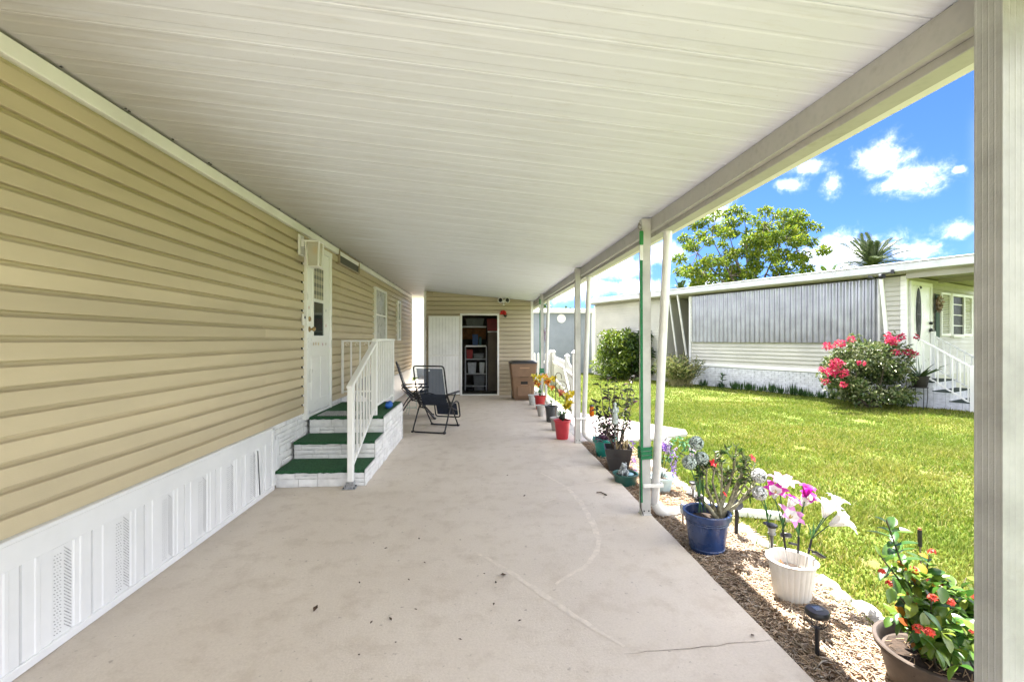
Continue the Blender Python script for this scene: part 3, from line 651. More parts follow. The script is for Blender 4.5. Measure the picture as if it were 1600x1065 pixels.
# ------------------------------------------------------------------ carport: roof pans, beam, posts, downspouts
RY0, RY1 = -.15, 14.6
def carport():
    rt = thing('carport', 'white aluminium carport roof with ribbed pans, grey beam and posts over the concrete slab', 'carport', (1.41, 3.9, 0))
    pm, N, b, pos, out = mat_nodes('roof_pan_paint'); px, py, pz = N.sep(pos)
    mp = N.new('ShaderNodeMapping'); mp.inputs['Scale'].default_value = (.35, 2.2, 1); N.l.new(pos, mp.inputs[0])
    nn = N.noise(mp.outputs[0], 2.2, 7, .65); c = N.mix(N.mapr(nn, .3, .72), (.685, .715, .80), (.75, .785, .875))
    c = N.mix(N.mapr(N.noise(mp.outputs[0], 9, 6, .7), .52, .74, 0, .45), c, (.55, .55, .55))
    # mildew that has crept out from the wall
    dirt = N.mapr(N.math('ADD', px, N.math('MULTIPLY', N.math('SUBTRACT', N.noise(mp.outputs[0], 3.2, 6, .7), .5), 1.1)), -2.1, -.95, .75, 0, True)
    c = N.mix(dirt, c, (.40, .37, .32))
    spk = N.math('MULTIPLY', N.mapr(N.noise(pos, 95, 3, .6), .66, .72), N.mapr(N.noise(pos, 1.4, 3), .48, .62)); c = N.mix(N.math('MULTIPLY', spk, .35), c, (.33, .30, .25))
    N.l.new(c, b.inputs['Base Color']); b.inputs['Roughness'].default_value = .55; b.inputs['Specular IOR Level'].default_value = .3
    PW = .3048; x0, x1 = WX + .01, 1.64
    prof = [(0, .010), (.002, .002), (.006, .0), (.018, .0), (.028, .0014), (.060, .0014), (.070, .0), (.142, .0), (.148, .0014), (.157, .0014), (.163, .0), (.238, .0), (.248, .0014), (.284, .0014), (.292, .0), (.2995, .0), (.3035, .002), (.3045, .010)]
    k = len(prof); vs = [(x, a, ceil_z(x) + d) for x in (x0, x1) for a, d in prof] + [(x, a, ceil_z(x) + .06) for x in (x0, x1) for a in (0, PW - .0005)]
    me = MB().add(vs, [(i + 1, i, k + i, k + i + 1) for i in range(k - 1)] + [(2 * k, 2 * k + 1, 2 * k + 3, 2 * k + 2)]).mesh('roof_panel', pm)
    y = RY0
    while y < RY1:
        o = link('roof_panel', me, rt); o.matrix_parent_inverse = Matrix.Translation(-Vector(rt.location)); o.location = (0, y, 0)
        y += PW
    # beam that is also the gutter: upper box, set-back lower box
    bm, N, b, pos, out = mat_nodes('galvanised_beam')
    n = N.noise(pos, 3, 6, .6); v = N.new('ShaderNodeTexVoronoi'); v.inputs['Scale'].default_value = 28; N.l.new(pos, v.inputs['Vector'])
    c = N.mix(N.mapr(n, .3, .7), (.37, .365, .345), (.46, .455, .43)); c = N.mix(N.mapr(v.outputs['Distance'], .1, .5, 0, .3), c, (.52, .51, .47))
    c = N.mix(N.mapr(N.noise(pos, 7, 7, .7), .58, .75, 0, .5), c, (.25, .23, .19))
    N.l.new(c, b.inputs['Base Color']); b.inputs['Roughness'].default_value = .5
    be = MB().cbox(1.455, 1.66, RY0, RY1, 2.4225, 2.533, .002).build('beam', bm, rt, True)
    MB().cbox(1.496, 1.585, RY0, RY1, 2.388, 2.4222, .002).build('beam_lip', bm, be)
    MB().cbox(1.586, 1.66, RY0, RY1, 2.405, 2.4222, .002).build('gutter_lip', WHITE, be)
    # end cap of the roof at the front
    MB().cbox(WX + .02, 1.66, RY0 - .03, RY0 - .002, 2.45, 2.9, .004).build('front_fascia', WHITE, rt, True)
    # fluted posts
    def post_mesh(h, w=.076, d=.07, m=ALU):
        pts = []
        def side(a, b):
            a, b = Vector(a), Vector(b); n_ = Vector((-(b - a).y, (b - a).x, 0)).normalized()
            for t, q in ((0, 0), (.06, 0), (.10, .0007), (.24, .0007), (.28, 0), (.32, .0007), (.46, .0007), (.50, 0), (.54, .0007), (.68, .0007), (.72, 0), (.76, .0007), (.90, .0007), (.94, 0)):
                pts.append(a.lerp(b, t) + n_ * q)
        cs = [(-w / 2, -d / 2, 0), (w / 2, -d / 2, 0), (w / 2, d / 2, 0), (-w / 2, d / 2, 0)]
        for i in range(4): side(cs[i], cs[(i + 1) % 4])
        return MB().extrude(pts, (0, 0, h)).mesh('post', m)
    pmsh = post_mesh(2.525)
    nearm = post_mesh(2.525, m=mat('shaded_aluminium', (.335, .34, .325), .5, .08, 7, .12, 110, stain=.5, stain_col=(.25, .24, .20)))  # darker post metal; shade of the inner face put into the colour
    p1, p2, p3 = GR(1005, 805), GR(902, 692), GR(856, 632)
    places = [(1.414, 1.142), (1.414, p1.y + .03), (1.414, p2.y + .03), (1.414, p3.y)]
    for i, (x, y) in enumerate(places):
        o = link('post', pmsh if i else nearm, rt); o.matrix_parent_inverse = Matrix.Translation(-Vector(rt.location)); o.location = (x, y, .001)
        if i:
            MB().cbox(-.046, .046, -.042, .042, 0, .010, .002).build('base_plate', ALU, o)
            for sx, zz in ((-.02, .04), (.02, .04)):
                q = MB().blob((sx, -.037, zz), (.007, .004, .007), 7, 4).build('bolt', SCREW, o)
    # scuffs on the nearest post
    near = None
    # downspouts
    pipe = mat('pipe_aluminium', (.70, .70, .69), .35, .05, 4, .04, 60, .15, stain=.25, stain_col=(.5, .48, .44))
    y1 = places[1][1]
    def spout(y, bottom):
        t = Vector((1.545, y - .17, 2.392)); b_ = Vector((1.505, y + .0, .16))
        pts = [t, t.lerp(b_, .5), b_] + bottom
        o = MB().tube(pts, .035, 14, cap=True).build('downspout', pipe, rt, True, smooth=50)
        return o
    def to(y, *a): return [Vector((x, y + dy, z)) for x, dy, z in a]
    d1 = spout(y1, to(y1, (1.51, .03, .09), (1.545, .02, .045), (1.60, .02, .025)))
    MB().cbox(1.378, 1.555, y1 - .060, y1 - .050, .245, .275, .002).cbox(1.545, 1.555, y1 - .05, y1 + .03, .245, .275, .002).build('strap_bracket', WHITE, d1)
    y2 = places[2][1]; d2 = spout(y2, to(y2, (1.53, .02, .10), (1.60, -.04, .045), (1.68, -.10, .015)))
    MB().cbox(1.378, 1.555, y2 - .065, y2 - .055, .345, .375, .002).build('strap_bracket', WHITE, d2)
    spout(places[3][1], to(places[3][1], (1.52, .02, .08), (1.56, -.02, .03)))
    return places
POSTS = carport()

# ------------------------------------------------------------------ steps up to the door
LX = -1.185                        # open side of the landing
TURF = mat('green_turf_carpet', (.016, .085, .030), .95, .22, 60, .9, 260)
def steps():
    rt = thing('porch_steps', 'white stone-veneered steps with green turf treads below the white house door', 'steps', (-1.6, 5.8, 0))
    lev = [(4.76, .168), (5.21, .358), (5.67, .556)]; yE = 6.98
    ws = [LX + .03, LX + .055, LX + .03]
    core = MB()
    ys = [l[0] for l in lev] + [yE]
    for i, (y, z) in enumerate(lev): core.box(WX + .06, LX - .004, y + .012, ys[i + 1] + .012 if i < 2 else yE - .01, 0, z - .004)
    core.build('core', MORTAR, rt, True)
    zp = 0
    for i, (y, z) in enumerate(lev):
        stone_face(rt, 'riser', y + .012, 0, WX + .055, LX, zp, z - .012, 'y', seed=20 + i, depth=.024)
        zp = z - .004
    for i, (y, z) in enumerate(lev):
        ye = ys[i + 1] if i < 2 else yE
        stone_face(rt, 'side_wall', LX - .004, 0, y + .004, ye + .004 if i < 2 else ye, 0, z - .012, 'x', seed=40 + i, depth=.024)
    for i, (y, z) in enumerate(lev):                              # carpet with a slightly ragged nosing
        ye = ys[i + 1] + .010 if i < 2 else yE + .015
        rng = random.Random(60 + i); n = 26; vs, fs = [], []
        xa, xb = WX + .056, LX + .012
        for k in range(n + 1):
            x = xa + (xb - xa) * k / n; r = rng.uniform(-.004, .004)
            vs += [(x, y - .026 + r, z - .022 + r), (x, y - .024 + r, z + .002), (x, y - .006, z + .008 + r * .3), (x, ye, z + .008)]
        for k in range(n):
            for j in range(3): fs.append((4 * k + j, 4 * k + 4 + j, 4 * k + 5 + j, 4 * k + 1 + j))
        MB().add(vs, fs).build('tread_carpet', TURF, rt, True, smooth=50)
    MB().cbox(WX + .056, LX + .02, 6.98, 7.004, 0, .55, .004).build('back_wall', MORTAR, rt, True)
    mt = MB().cbox(-1.98, -1.50, 5.70, 6.02, .566, .578, .004).build('door_mat', mat('grey_mat', (.30, .31, .31), .95, .25, 70, .6, 200), None)
    tag(mt, 'flat grey door mat on the green top landing of the house steps', 'door mat')
steps()
def railing():
    x = -1.30; P0 = GR(554, 765); P0 = Vector((x, 4.69, 0))
    rt = thing('porch_railing', 'white metal stair railing with square balusters round the house landing', 'railing', P0)
    b0, b1, b2 = P0, Vector((x, 5.74, .566)), Vector((x, 6.88, .566)); zt0, zt1 = 1.03, 1.475
    def part(name, mb, par=rt): return mb.build(name, WHITE, par, True)
    bp = part('post', MB().cbox(x - .028, x + .028, b0.y - .028, b0.y + .028, .012, zt0, .004))
    pl = MB().cbox(x - .075, x + .055, b0.y - .055, b0.y + .05, .002, .014, .002); pl.cbox(x - .04, x + .04, b0.y - .036, b0.y - .0285, .012, .075, .002).cbox(x + .0285, x + .036, b0.y - .03, b0.y + .03, .012, .075, .002)
    pl = pl.build('foot_bracket', mat('zinc', (.42, .44, .47), .35, .15, 30, metal=.8), bp)
    for dx_ in (-.06, .042):
        for dy_ in (-.04, .035): MB().lathe([(.008, 0), (.008, .007), (.001, .008)], 8, (x + dx_, b0.y + dy_, .014)).build('bolt', SCREW, bp)
    part('post', MB().cbox(x - .028, x + .028, b1.y - .028, b1.y + .028, b1.z - .02, zt1 + .03, .004))
    part('post', MB().cbox(x - .024, x + .024, b2.y - .024, b2.y + .024, b2.z, zt1 + .02, .004))
    # stair flight
    part('handrail', MB().bar((x, b0.y - .05, zt0 - .012), (x, b1.y, zt1 - .012), .062, .036, b=.006), rt)
    part('bottom_rail', MB().bar((x, b0.y + .03, .20), (x, b1.y - .03, .64), .026, .026, b=.003))
    for i in range(7):
        t = (i + .9) / 8; y = b0.y + (b1.y - b0.y) * t
        part('baluster', MB().box(x - .010, x + .010, y - .010, y + .010, .20 + .44 * t, zt0 + (zt1 - zt0) * t - .03))
    # landing side
    part('handrail', MB().cbox(x - .032, x + .032, b1.y, b2.y + .03, zt1 - .0, zt1 + .034, .006))
    part('bottom_rail', MB().cbox(x - .013, x + .013, b1.y + .03, b2.y - .025, .66, .686, .003))
    for i in range(9):
        y = b1.y + (b2.y - b1.y) * (i + 1) / 10; part('baluster', MB().box(x - .010, x + .010, y - .010, y + .010, .66, zt1 + .002))
    # far side of the landing, back to the house wall
    xa = WX + .075
    part('handrail', MB().cbox(xa, x - .026, b2.y - .018, b2.y + .018, zt1 - .012, zt1 + .016, .004))
    part('bottom_rail', MB().cbox(xa, x - .026, b2.y - .012, b2.y + .012, .72, .744, .003))
    part('post', MB().cbox(xa, xa + .03, b2.y - .0155, b2.y + .0155, .70, zt1 - .013, .003))
    for i in range(5):
        t = xa + .14 + i * .128; part('baluster', MB().box(t - .010, t + .010, b2.y - .010, b2.y + .010, .735, zt1 - .01))
    # wire curls clipped on under the far rail
    for i in range(5):
        c = Vector((xa + .09 + i * .135, b2.y - .026, zt1 - .05)); part('curl', MB().tube([c + Vector((math.cos(a) * .022, 0, math.sin(a) * .022)) for a in [k * .55 for k in range(9)]], .003, 5))
railing()
# ------------------------------------------------------------------ storage shed closing the far end of the carport
SY = 12.22
def shed():
    xl, xr = PY(663, 600, SY).x, PY(833, 600, SY).x
    rt = thing('storage_shed', 'khaki lap-sided storage shed with open doorway at the end of the carport', 'shed', ((xl + xr) / 2, SY, 0))
    dl, dr = PY(722, 600, SY).x, PY(777, 600, SY).x; dt = PY(750, 492.5, SY).z
    def wz(x): return ceil_z(x) - .004
    # wall: three plates round the doorway
    w = MB()
    for a, b, z0 in ((xl, dl, 0), (dl, dr, dt), (dr, xr, 0)):
        w.extrude([(a, SY + .02, z0), (b, SY + .02, z0), (b, SY + .02, wz(b)), (a, SY + .02, wz(a))], (0, .06, 0))
    wall = w.build('wall', TAN2, rt, True)
    z = .012; h = .1145; pr = lap_profile(h); k = 0
    while z < 2.85:
        segs = [(xl + .05, xr - .06)] if z > dt + .03 else [(xl + .05, dl - .03), (dr + .03, xr - .06)]
        for a, b in segs:
            top = z + h + .008
            if top > wz(b): b = min(b, -2.05 + (top + .004 - 2.842) * (1.455 + 2.05) / (2.535 - 2.842))
            if b - a > .1:
                o = MB().extrude([(0, -p, q) for p, q in pr], (b - a, 0, 0)).build('siding_board', TAN2, wall); o.location = (a, SY + .02, z)
        z += h
    MB().extrude([(xl - .01, SY - .006, 0), (xl + .055, SY - .006, 0), (xl + .055, SY - .006, wz(xl + .055)), (xl - .01, SY - .006, wz(xl + .055))], (0, .05, 0)).build('corner_trim', WHITE, rt, True)
    MB().extrude([(xr - .065, SY - .006, 0), (xr + .01, SY - .006, 0), (xr + .01, SY - .006, wz(xr + .01)), (xr - .065, SY - .006, wz(xr + .01))], (0, .05, 0)).build('corner_trim', WHITE, rt, True)
    # side and back walls, floor
    MB().box(xl - .005, xl + .02, SY + .045, SY + 2.2, 0, wz(xr)).box(xr - .02, xr + .005, SY + .045, SY + 2.2, 0, wz(xr)).box(xl, xr, SY + 2.2, SY + 2.25, 0, wz(xr)).build('side_walls', TAN2, rt, True)
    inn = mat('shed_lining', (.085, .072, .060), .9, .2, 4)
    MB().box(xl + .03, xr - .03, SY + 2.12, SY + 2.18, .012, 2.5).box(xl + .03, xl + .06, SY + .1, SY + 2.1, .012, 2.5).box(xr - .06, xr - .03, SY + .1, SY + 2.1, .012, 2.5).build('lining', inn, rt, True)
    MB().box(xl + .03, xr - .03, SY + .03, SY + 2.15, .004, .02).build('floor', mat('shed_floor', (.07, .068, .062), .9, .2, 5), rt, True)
    fr = MB().cbox(dl - .05, dl, SY - .022, SY + .09, .002, dt + .05, .004).cbox(dr, dr + .05, SY - .022, SY + .09, .002, dt + .05, .004).cbox(dl, dr, SY - .020, SY + .09, dt, dt + .05, .004).cbox(dl, dr, SY - .02, SY + .09, .002, .03, .004)
    fr.build('door_frame', WHITE, rt, True)
    # door leaf swung open flat against the wall
    x0, x1 = PY(669.5, 600, SY - .06).x, dl - .06; zt = PY(690, 493.5, SY - .06).z
    PNL = mat('white_panel', (.86, .87, .86), .45, .03, 3, .05, 40, stain=.15, stain_col=(.6, .58, .52))
    leaf = MB().cbox(x0, x1, SY - .075, SY - .045, .04, zt, .004).build('door_leaf', PNL, rt, True)
    f = MB(); zm = PY(690, 555, SY).z
    for (a, b, c, d) in ((x0, x0 + .03, .04, zt), (x1 - .03, x1, .04, zt), (x0 + .03, x1 - .03, zt - .035, zt), (x0 + .03, x1 - .03, .04, .075), (x0 + .03, x1 - .03, zm - .02, zm + .02)): f.cbox(a, b, SY - .086, SY - .0752, c, d, .003)
    f.build('leaf_frame', WHITE, leaf)
    n = 9
    for (c, d) in ((.075, zm - .02), (zm + .02, zt - .035)):
        for i in range(1, n):
            xx = x0 + .03 + (x1 - x0 - .06) * i / n; MB().box(xx - .0025, xx + .0025, SY - .0775, SY - .0752, c + .01, d - .01).build('groove', mat('panel_groove', (.42, .42, .40), .6), leaf)
    # twin floodlight
    p = PY(787, 470, SY - .02)
    fl = MB().cbox(p.x - .03, p.x + .03, SY - .05, SY - .0, p.z - .06, p.z + .03, .008).build('floodlight', WHITE, rt, True)
    for s_ in (-1, 1):
        M = Matrix.Translation((p.x + s_ * .055, SY - .06, p.z + .01)) @ Matrix.Rotation(R(90), 4, 'X') @ Matrix.Rotation(R(25 * s_), 4, 'Y')
        MB().lathe([(.02, 0), (.038, .02), (.075, .075), (.078, .10), (.070, .10), (.060, .085), (.002, .08)], 18, M=M).build('lamp_head', WHITE, fl, smooth=40)
        M2 = M @ Matrix.Translation((0, 0, .088)); MB().lathe([(.055, 0), (.035, .012), (.002, .016)], 14, M=M2).build('lens', BLACK, fl, smooth=50)
    MB().tube([(p.x + .0, SY - .03, p.z - .06), (p.x, SY - .07, p.z - .11)], [.022, .03], 10).build('sensor', WHITE, fl)
    # artificial red flower hung under it
    q = PY(786, 489, SY - .04)
    fw = thing('hanging_red_flower', 'red artificial flower with dark leaves hung under the shed floodlight', 'flower', (q.x, SY - .05, q.z - .05))
    m = MB(); rng = random.Random(5)
    for i in range(16):
        a, e = rng.uniform(0, 6.28), rng.uniform(-.4, 1.2); d = Vector((math.cos(a) * math.cos(e), -abs(math.sin(a)) * .7, math.sin(e))); m.leaf((0, -.02, .04), d, (0, -1, .3), .10, .07, .3, .3)
    m.build('petals', mat('red_petal', (.55, .018, .016), .5, .15, 20), fw)
    m = MB()
    for i in range(8):
        a = rng.uniform(-.9, .6); m.leaf((.01, -.01, .0), (math.cos(a), -.2, math.sin(a) - .3), (0, -1, 0), .11, .045)
    m.build('leaves', mat('dark_leaf', (.015, .03, .012), .6), fw); MB().tube([(0, 0, .1), (0, .0, .02)], .006, 6).build('stem', mat('dark_leaf', (.015, .03, .012), .6), fw)
    return xl, xr, dl, dr, dt
XL, XR, DL, DR, DT = shed()

def shed_contents():
    y0 = SY + .95
    def b2(u, v): return PY(u, v, y0)
    x0, x1 = b2(727, 560).x, b2(760, 560).x
    rk = thing('wire_rack', 'grey metal shelving rack loaded with boxes inside the dark shed', 'shelf', ((x0 + x1) / 2, y0, .02))
    G = mat('grey_rack', (.30, .31, .32), .4, .1, 10, metal=.3); zt = b2(740, 541).z
    for x in (x0, x1):
        for dy_ in (0, .4): MB().box(x - .012, x + .012, y0 + dy_ - .012, y0 + dy_ + .012, .02, zt).build('upright', G, rk, True)
    lv = [b2(740, v).z for v in (541, 561, 584, 603)]
    for i, z in enumerate(lv): MB().box(x0 + .013, x1 - .013, y0 - .013, y0 + .413, z - .014, z + (.01 if i else .03)).build('shelf', WHITE if i == 0 else G, rk, True)
    def crate(name, u0, u1, vt, vb, col, lab, yy=y0, d=.3, kind='box', z0=None):
        a, b = PY(u0, vb, yy), PY(u1, vt, yy); zb = z0 if z0 is not None else a.z
        o = thing(name, lab, kind, ((a.x + b.x) / 2, yy + d / 2, zb)); w = (b.x - a.x) / 2; h = b.z - zb
        m = mat(name + '_' + lab.split()[0] + str(u0), col, .55, .1, 8)
        MB().add([(s_ * w * k, t * d / 2 * k, z) for z, k in ((.0, .88), (h * .86, 1)) for t in (-1, 1) for s_ in (-1, 1)], [(0, 2, 3, 1), (4, 5, 7, 6), (0, 1, 5, 4), (2, 6, 7, 3), (0, 4, 6, 2), (1, 3, 7, 5)]).build('body', m, o)
        MB().cbox(-w * 1.04, w * 1.04, -d * .52, d * .52, h * .86, h, .006).build('lid', m, o); return o
    crate('storage_box', 729, 738.5, 546, 559.6, (.28, .015, .012), 'small red box on the second shelf of the shed rack', y0 + .04, z0=lv[1] + .012)
    crate('storage_box', 740, 756, 552, 559.6, (.16, .17, .17), 'low grey tub on the second shelf of the shed rack', y0 + .04, z0=lv[1] + .012)
    crate('storage_box', 731, 744, 566, 576, (.42, .44, .46), 'pale grey bin on the third shelf of the shed rack', y0 + .04, z0=lv[2] + .012)
    crate('storage_box', 749, 757, 566, 581, (.55, .57, .58), 'whitish bottle crate at the right of the third shed shelf', y0 + .04, z0=lv[2] + .012)
    crate('storage_box', 740, 757, 586, 602, (.13, .14, .15), 'dark grey lidded tote standing on the shed floor under the rack', y0 + .04, z0=.022)
    crate('storage_box', 738, 747, 522, 538, (.012, .05, .16), 'blue container standing on top of the shed rack', y0 + .05, z0=lv[0] + .032)
    crate('storage_box', 748, 752.5, 526, 539, (.012, .07, .08), 'teal container beside the blue one on top of the shed rack', y0 + .05, z0=lv[0] + .032)
    # deep wooden shelf above with white front edge, brown backing and things on it
    sh = thing('wall_shelf', 'wall shelf with bright white front edge high inside the shed', 'shelf', (0, y0 + .8, b2(740, 511).z - .03))
    z = b2(740, 511).z; xa, xb = DL - .25, b2(760, 511).x
    MB().cbox(xa, xb, y0 - .02, y0 + 1.15, z, z + .03, .003).build('board', mat('white_shelf', (.75, .75, .73), .4), sh, True)
    MB().box(xa, xb, y0 + 1.0, y0 + 1.03, z - .35, z).build('back_board', mat('brown_board', (.26, .11, .035), .8, .2, 6), sh, True)
    crate('storage_box', 728, 756, 497, 510, (.10, .115, .105), 'long grey-green bin on the high white shelf in the shed', y0 + .05, .5, z0=z + .031)
    # tall cabinet on the right with a red box on top
    xa, xb = b2(762.5, 560).x, b2(790, 560).x; zt = b2(770, 519).z
    cb = thing('tall_cabinet', 'tall brownish cabinet on the right inside the dark shed', 'cabinet', ((xa + xb) / 2, y0 + .2, .02)); CM = mat('cabinet_brown', (.145, .115, .082), .6, .1, 3)
    MB().cbox(xa, xb, y0, y0 + .5, .02, zt, .006).build('carcass', CM, cb, True); MB().cbox(xa - .01, xb, y0 - .012, y0 + .5, zt + .001, zt + .035, .004).build('top', WHITE, cb, True)
    MB().cbox(xa + .03, xb - .02, y0 - .016, y0 - .001, .2, zt - .05, .004).build('door', CM, cb, True)
    crate('storage_box', 761, 778, 498, 516.3, (.26, .022, .018), 'dark red box on top of the tall shed cabinet', y0 + .02, .4, z0=zt + .036)
    o = MB().blob((PY(733, 608, y0).x, y0 - .15, .075), (.10, .08, .055), 12, 8, jit=.12).build('dark_bag', mat('bag_black', (.012, .012, .014), .6), None, smooth=60)
    tag(o, 'crumpled black bag on the shed floor just inside the doorway', 'bag')
shed_contents()

# ------------------------------------------------------------------ brown wheeled bin beside the shed doorway
def bin_():
    p = GR(819, 626); rt = thing('garbage_bin', 'brown wheeled garbage bin with black lid in the shed corner', 'bin', (p.x - .01, p.y + .32, .003))
    B = mat('bin_brown', (.225, .135, .078), .5, .05, 5, .06, 90); w0, w1, h = .255, .315, .90
    def taper(x0, x1, y0, y1, z0, z1, k0, k1, b=.02):
        m = MB().cbox(-1, 1, -1, 1, 0, 1, b)
        return m
    def hull(z0, z1, wa, wb, da, db, r=.05, n=5):
        ring = lambda w, d, z: [(sx * (w - r) + r * math.cos(a), sy * (d - r) + r * math.sin(a), z) for sx, sy, a0 in ((1, 1, 0), (-1, 1, 90), (-1, -1, 180), (1, -1, 270)) for a in [R(a0 + 90 * i / n) for i in range(n + 1)]]
        A, B_ = ring(wa, da, z0), ring(wb, db, z1); k = len(A)
        return A + B_, [(i, (i + 1) % k, k + (i + 1) % k, k + i) for i in range(k)] + [tuple(range(k))[::-1], tuple(range(k, 2 * k))]
    m = MB(); m.add(*hull(.06, h, w0, w1, .27, .34)); body = m.build('body', B, rt, smooth=40)
    m = MB(); m.add(*hull(h - .32, h - .02, w1 - .02, w1 + .012, .345, .352, .04)); m.build('upper_band', B, rt, smooth=40)
    m = MB(); m.add(*hull(h - .03, h + .0, w1 + .02, w1 + .022, .36, .362, .04)); m.build('rim', B, rt, smooth=40)
    m = MB(); m.add(*hull(h + .001, h + .035, w1 + .018, w1 + .015, .365, .36, .05)); m.add(*hull(h + .0352, h + .065, w1 - .01, w1 - .05, .33, .28, .05)); m.build('lid', BLACK, rt, smooth=40)
    # moulded front: recessed grab bar and lower pocket
    for (x0, x1, z0, z1, mm, d) in ((-.10, .14, h - .115, h - .085, mat('bin_light', (.36, .22, .13), .5), .012), (-.09, .12, h - .33, h - .31, DARK, .006), (-.07, .10, .40, .47, DARK, .006), (-.07, .10, .375, .395, mat('bin_light', (.36, .22, .13), .5), .012)):
        yy = -(.27 + (.34 - .27) * (((z0 + z1) / 2 - .06) / (h - .06))) - (.012 if z0 > .5 else 0)
        MB().cbox(x0, x1, yy - d, yy + .02, z0, z1, .004).build('moulding', mm, rt)
    MB().cbox(-.17, .17, -.312, -.26, .10, .36, .02).build('lower_panel', B, rt)
    for s_ in (-1, 1):
        M = Matrix.Translation((s_ * .23, .24, .12)) @ Matrix.Rotation(R(90), 4, 'Y'); MB().lathe([(.05, -.03), (.12, -.03), (.12, .03), (.05, .03)], 20, M=M).build('wheel', BLACK, rt, smooth=40)
    MB().tube([(-.22, .37, h - .02), (.22, .37, h - .02)], .014, 8).build('handle', BLACK, rt); MB().box(-.2, .2, -.2, .2, 0, .065).build('base', B, rt)
bin_()

# ------------------------------------------------------------------ folding lounge chairs
NAVY = mat('navy_sling', (.018, .026, .045), .75, .15, 40, .4, 400)
def navy_mesh():
    m, N, b, pos, out = mat_nodes('navy_mesh_sling'); b.inputs['Base Color'].default_value = (.014, .022, .042, 1); b.inputs['Roughness'].default_value = .7
    t = N.new('ShaderNodeBsdfTransparent'); t.inputs[0].default_value = (.75, .82, .92, 1); mx = N.new('ShaderNodeMixShader'); mx.inputs[0].default_value = .24
    N.l.new(b.outputs[0], mx.inputs[1]); N.l.new(t.outputs[0], mx.inputs[2]); N.l.new(mx.outputs[0], out.inputs[0]); return m
NMESH = navy_mesh()
def lounge(loc, rz, label):
    """local +Y is where the sitter faces"""
    rt = thing('lounge_chair', label, 'chair', loc, rz, 'folding lounge chairs under the carport'); w = .275; T = .0125
    def u_frame(name, pts, ww=w, r=T):                            # mirrored tube through the cross bar
        L = [Vector((-ww, y, z)) for y, z in pts]; Rr = [Vector((ww, y, z)) for y, z in pts][::-1]
        def rnd(path):
            out = [path[0]]
            for a, b, c in zip(path, path[1:], path[2:]):
                d1, d2 = (a - b), (c - b); k = min(.05, d1.length * .4, d2.length * .4)
                for t in (0, .25, .5, .75, 1): p = b + d1.normalized() * k * (1 - t) ** 2 + d2.normalized() * k * t ** 2; out.append(p)
            return out + [path[-1]]
        return MB().tube(rnd(L + Rr), r, 8).build(name, BLACKM, rt, smooth=60)
    u_frame('leg_frame', [(.16, .60), (-.10, .36), (-.33, .013)])
    u_frame('leg_frame', [(-.20, .60), (.06, .36), (.36, .013)], w - .03)
    bk = u_frame('back_frame', [(-.04, .36), (-.20, .62), (-.335, 1.07)], w - .012)
    u_frame('seat_frame', [(-.06, .37), (.30, .44), (.42, .40), (.50, .13)], w - .045)
    for s_ in (-1, 1):
        x = s_ * (w + .02); arm = MB().cbox(x - .025, x + .025, -.24, .26, .60, .625, .010)
        arm.build('armrest', BLACK, rt)
        MB().tube([(x * .96, -.24, .60), (x * .96, -.02, .37), (x * .96, .20, .30)], .010, 6).build('side_bar', BLACKM, rt)
        for (y, z) in ((-.33, .0), (.36, .0)): MB().cbox(s_ * (w - (.0 if y < 0 else .03)) - .02, s_ * (w - (.0 if y < 0 else .03)) + .02, y - .02, y + .03, .0, .03, .006).build('foot_cap', BLACK, rt)
    def sling(name, pts, ww, m, sag=.0):
        vs = [(ww * (2 * i / 4 - 1), y - sag * (1 - (2 * i / 4 - 1) ** 2), z) for y, z in pts for i in range(5)]
        return MB().add(vs, [(5 * j + i, 5 * j + i + 1, 5 * j + 6 + i, 5 * j + 5 + i) for j in range(len(pts) - 1) for i in range(4)]).build(name, m, rt, smooth=60)
    ww = w - .05
    sling('back_mesh', [(-.165, .60), (-.23, .80), (-.30, 1.03)], ww, NMESH, -.01)
    sling('lumbar_sling', [(-.015, .40), (-.09, .48), (-.165, .60)], ww, NAVY, -.015)
    sling('seat_sling', [(-.015, .40), (.10, .385), (.24, .40), (.38, .41)], ww - .03, NAVY)
    sling('leg_sling', [(.40, .385), (.46, .26), (.485, .17)], ww - .03, NAVY)
    pl = MB()                                                     # elastic lacing along the back
    for s_ in (-1, 1):
        for i in range(11):
            t = i / 10; y, z = -.10 + (-.30 + .10) * t, .47 + (1.02 - .47) * t; pl.tube([(s_ * (ww - .005), y, z), (s_ * (w - .012), y - .002, z + .018)], .003, 4)
    pl.build('lacing', mat('white_cord', (.6, .6, .6), .7), rt)
    MB().cbox(-.012, .012, -.305, -.300, .985, 1.01, .001).build('care_tag', WHITE, rt)
a, b = (GR(642.8, 676) + GR(696, 677.5)) / 2, (GR(670.6, 664) + GR(720, 664.7)) / 2
c = a.lerp(b, .48); d = b - a
lounge((c.x, c.y, .002), math.atan2(d.y, d.x) - R(90), 'navy folding lounge chair standing clear of the steps, back to the camera')
lounge((-1.25, 8.80, .002), R(-80), 'navy folding lounge chair half hidden behind the white stair railing')
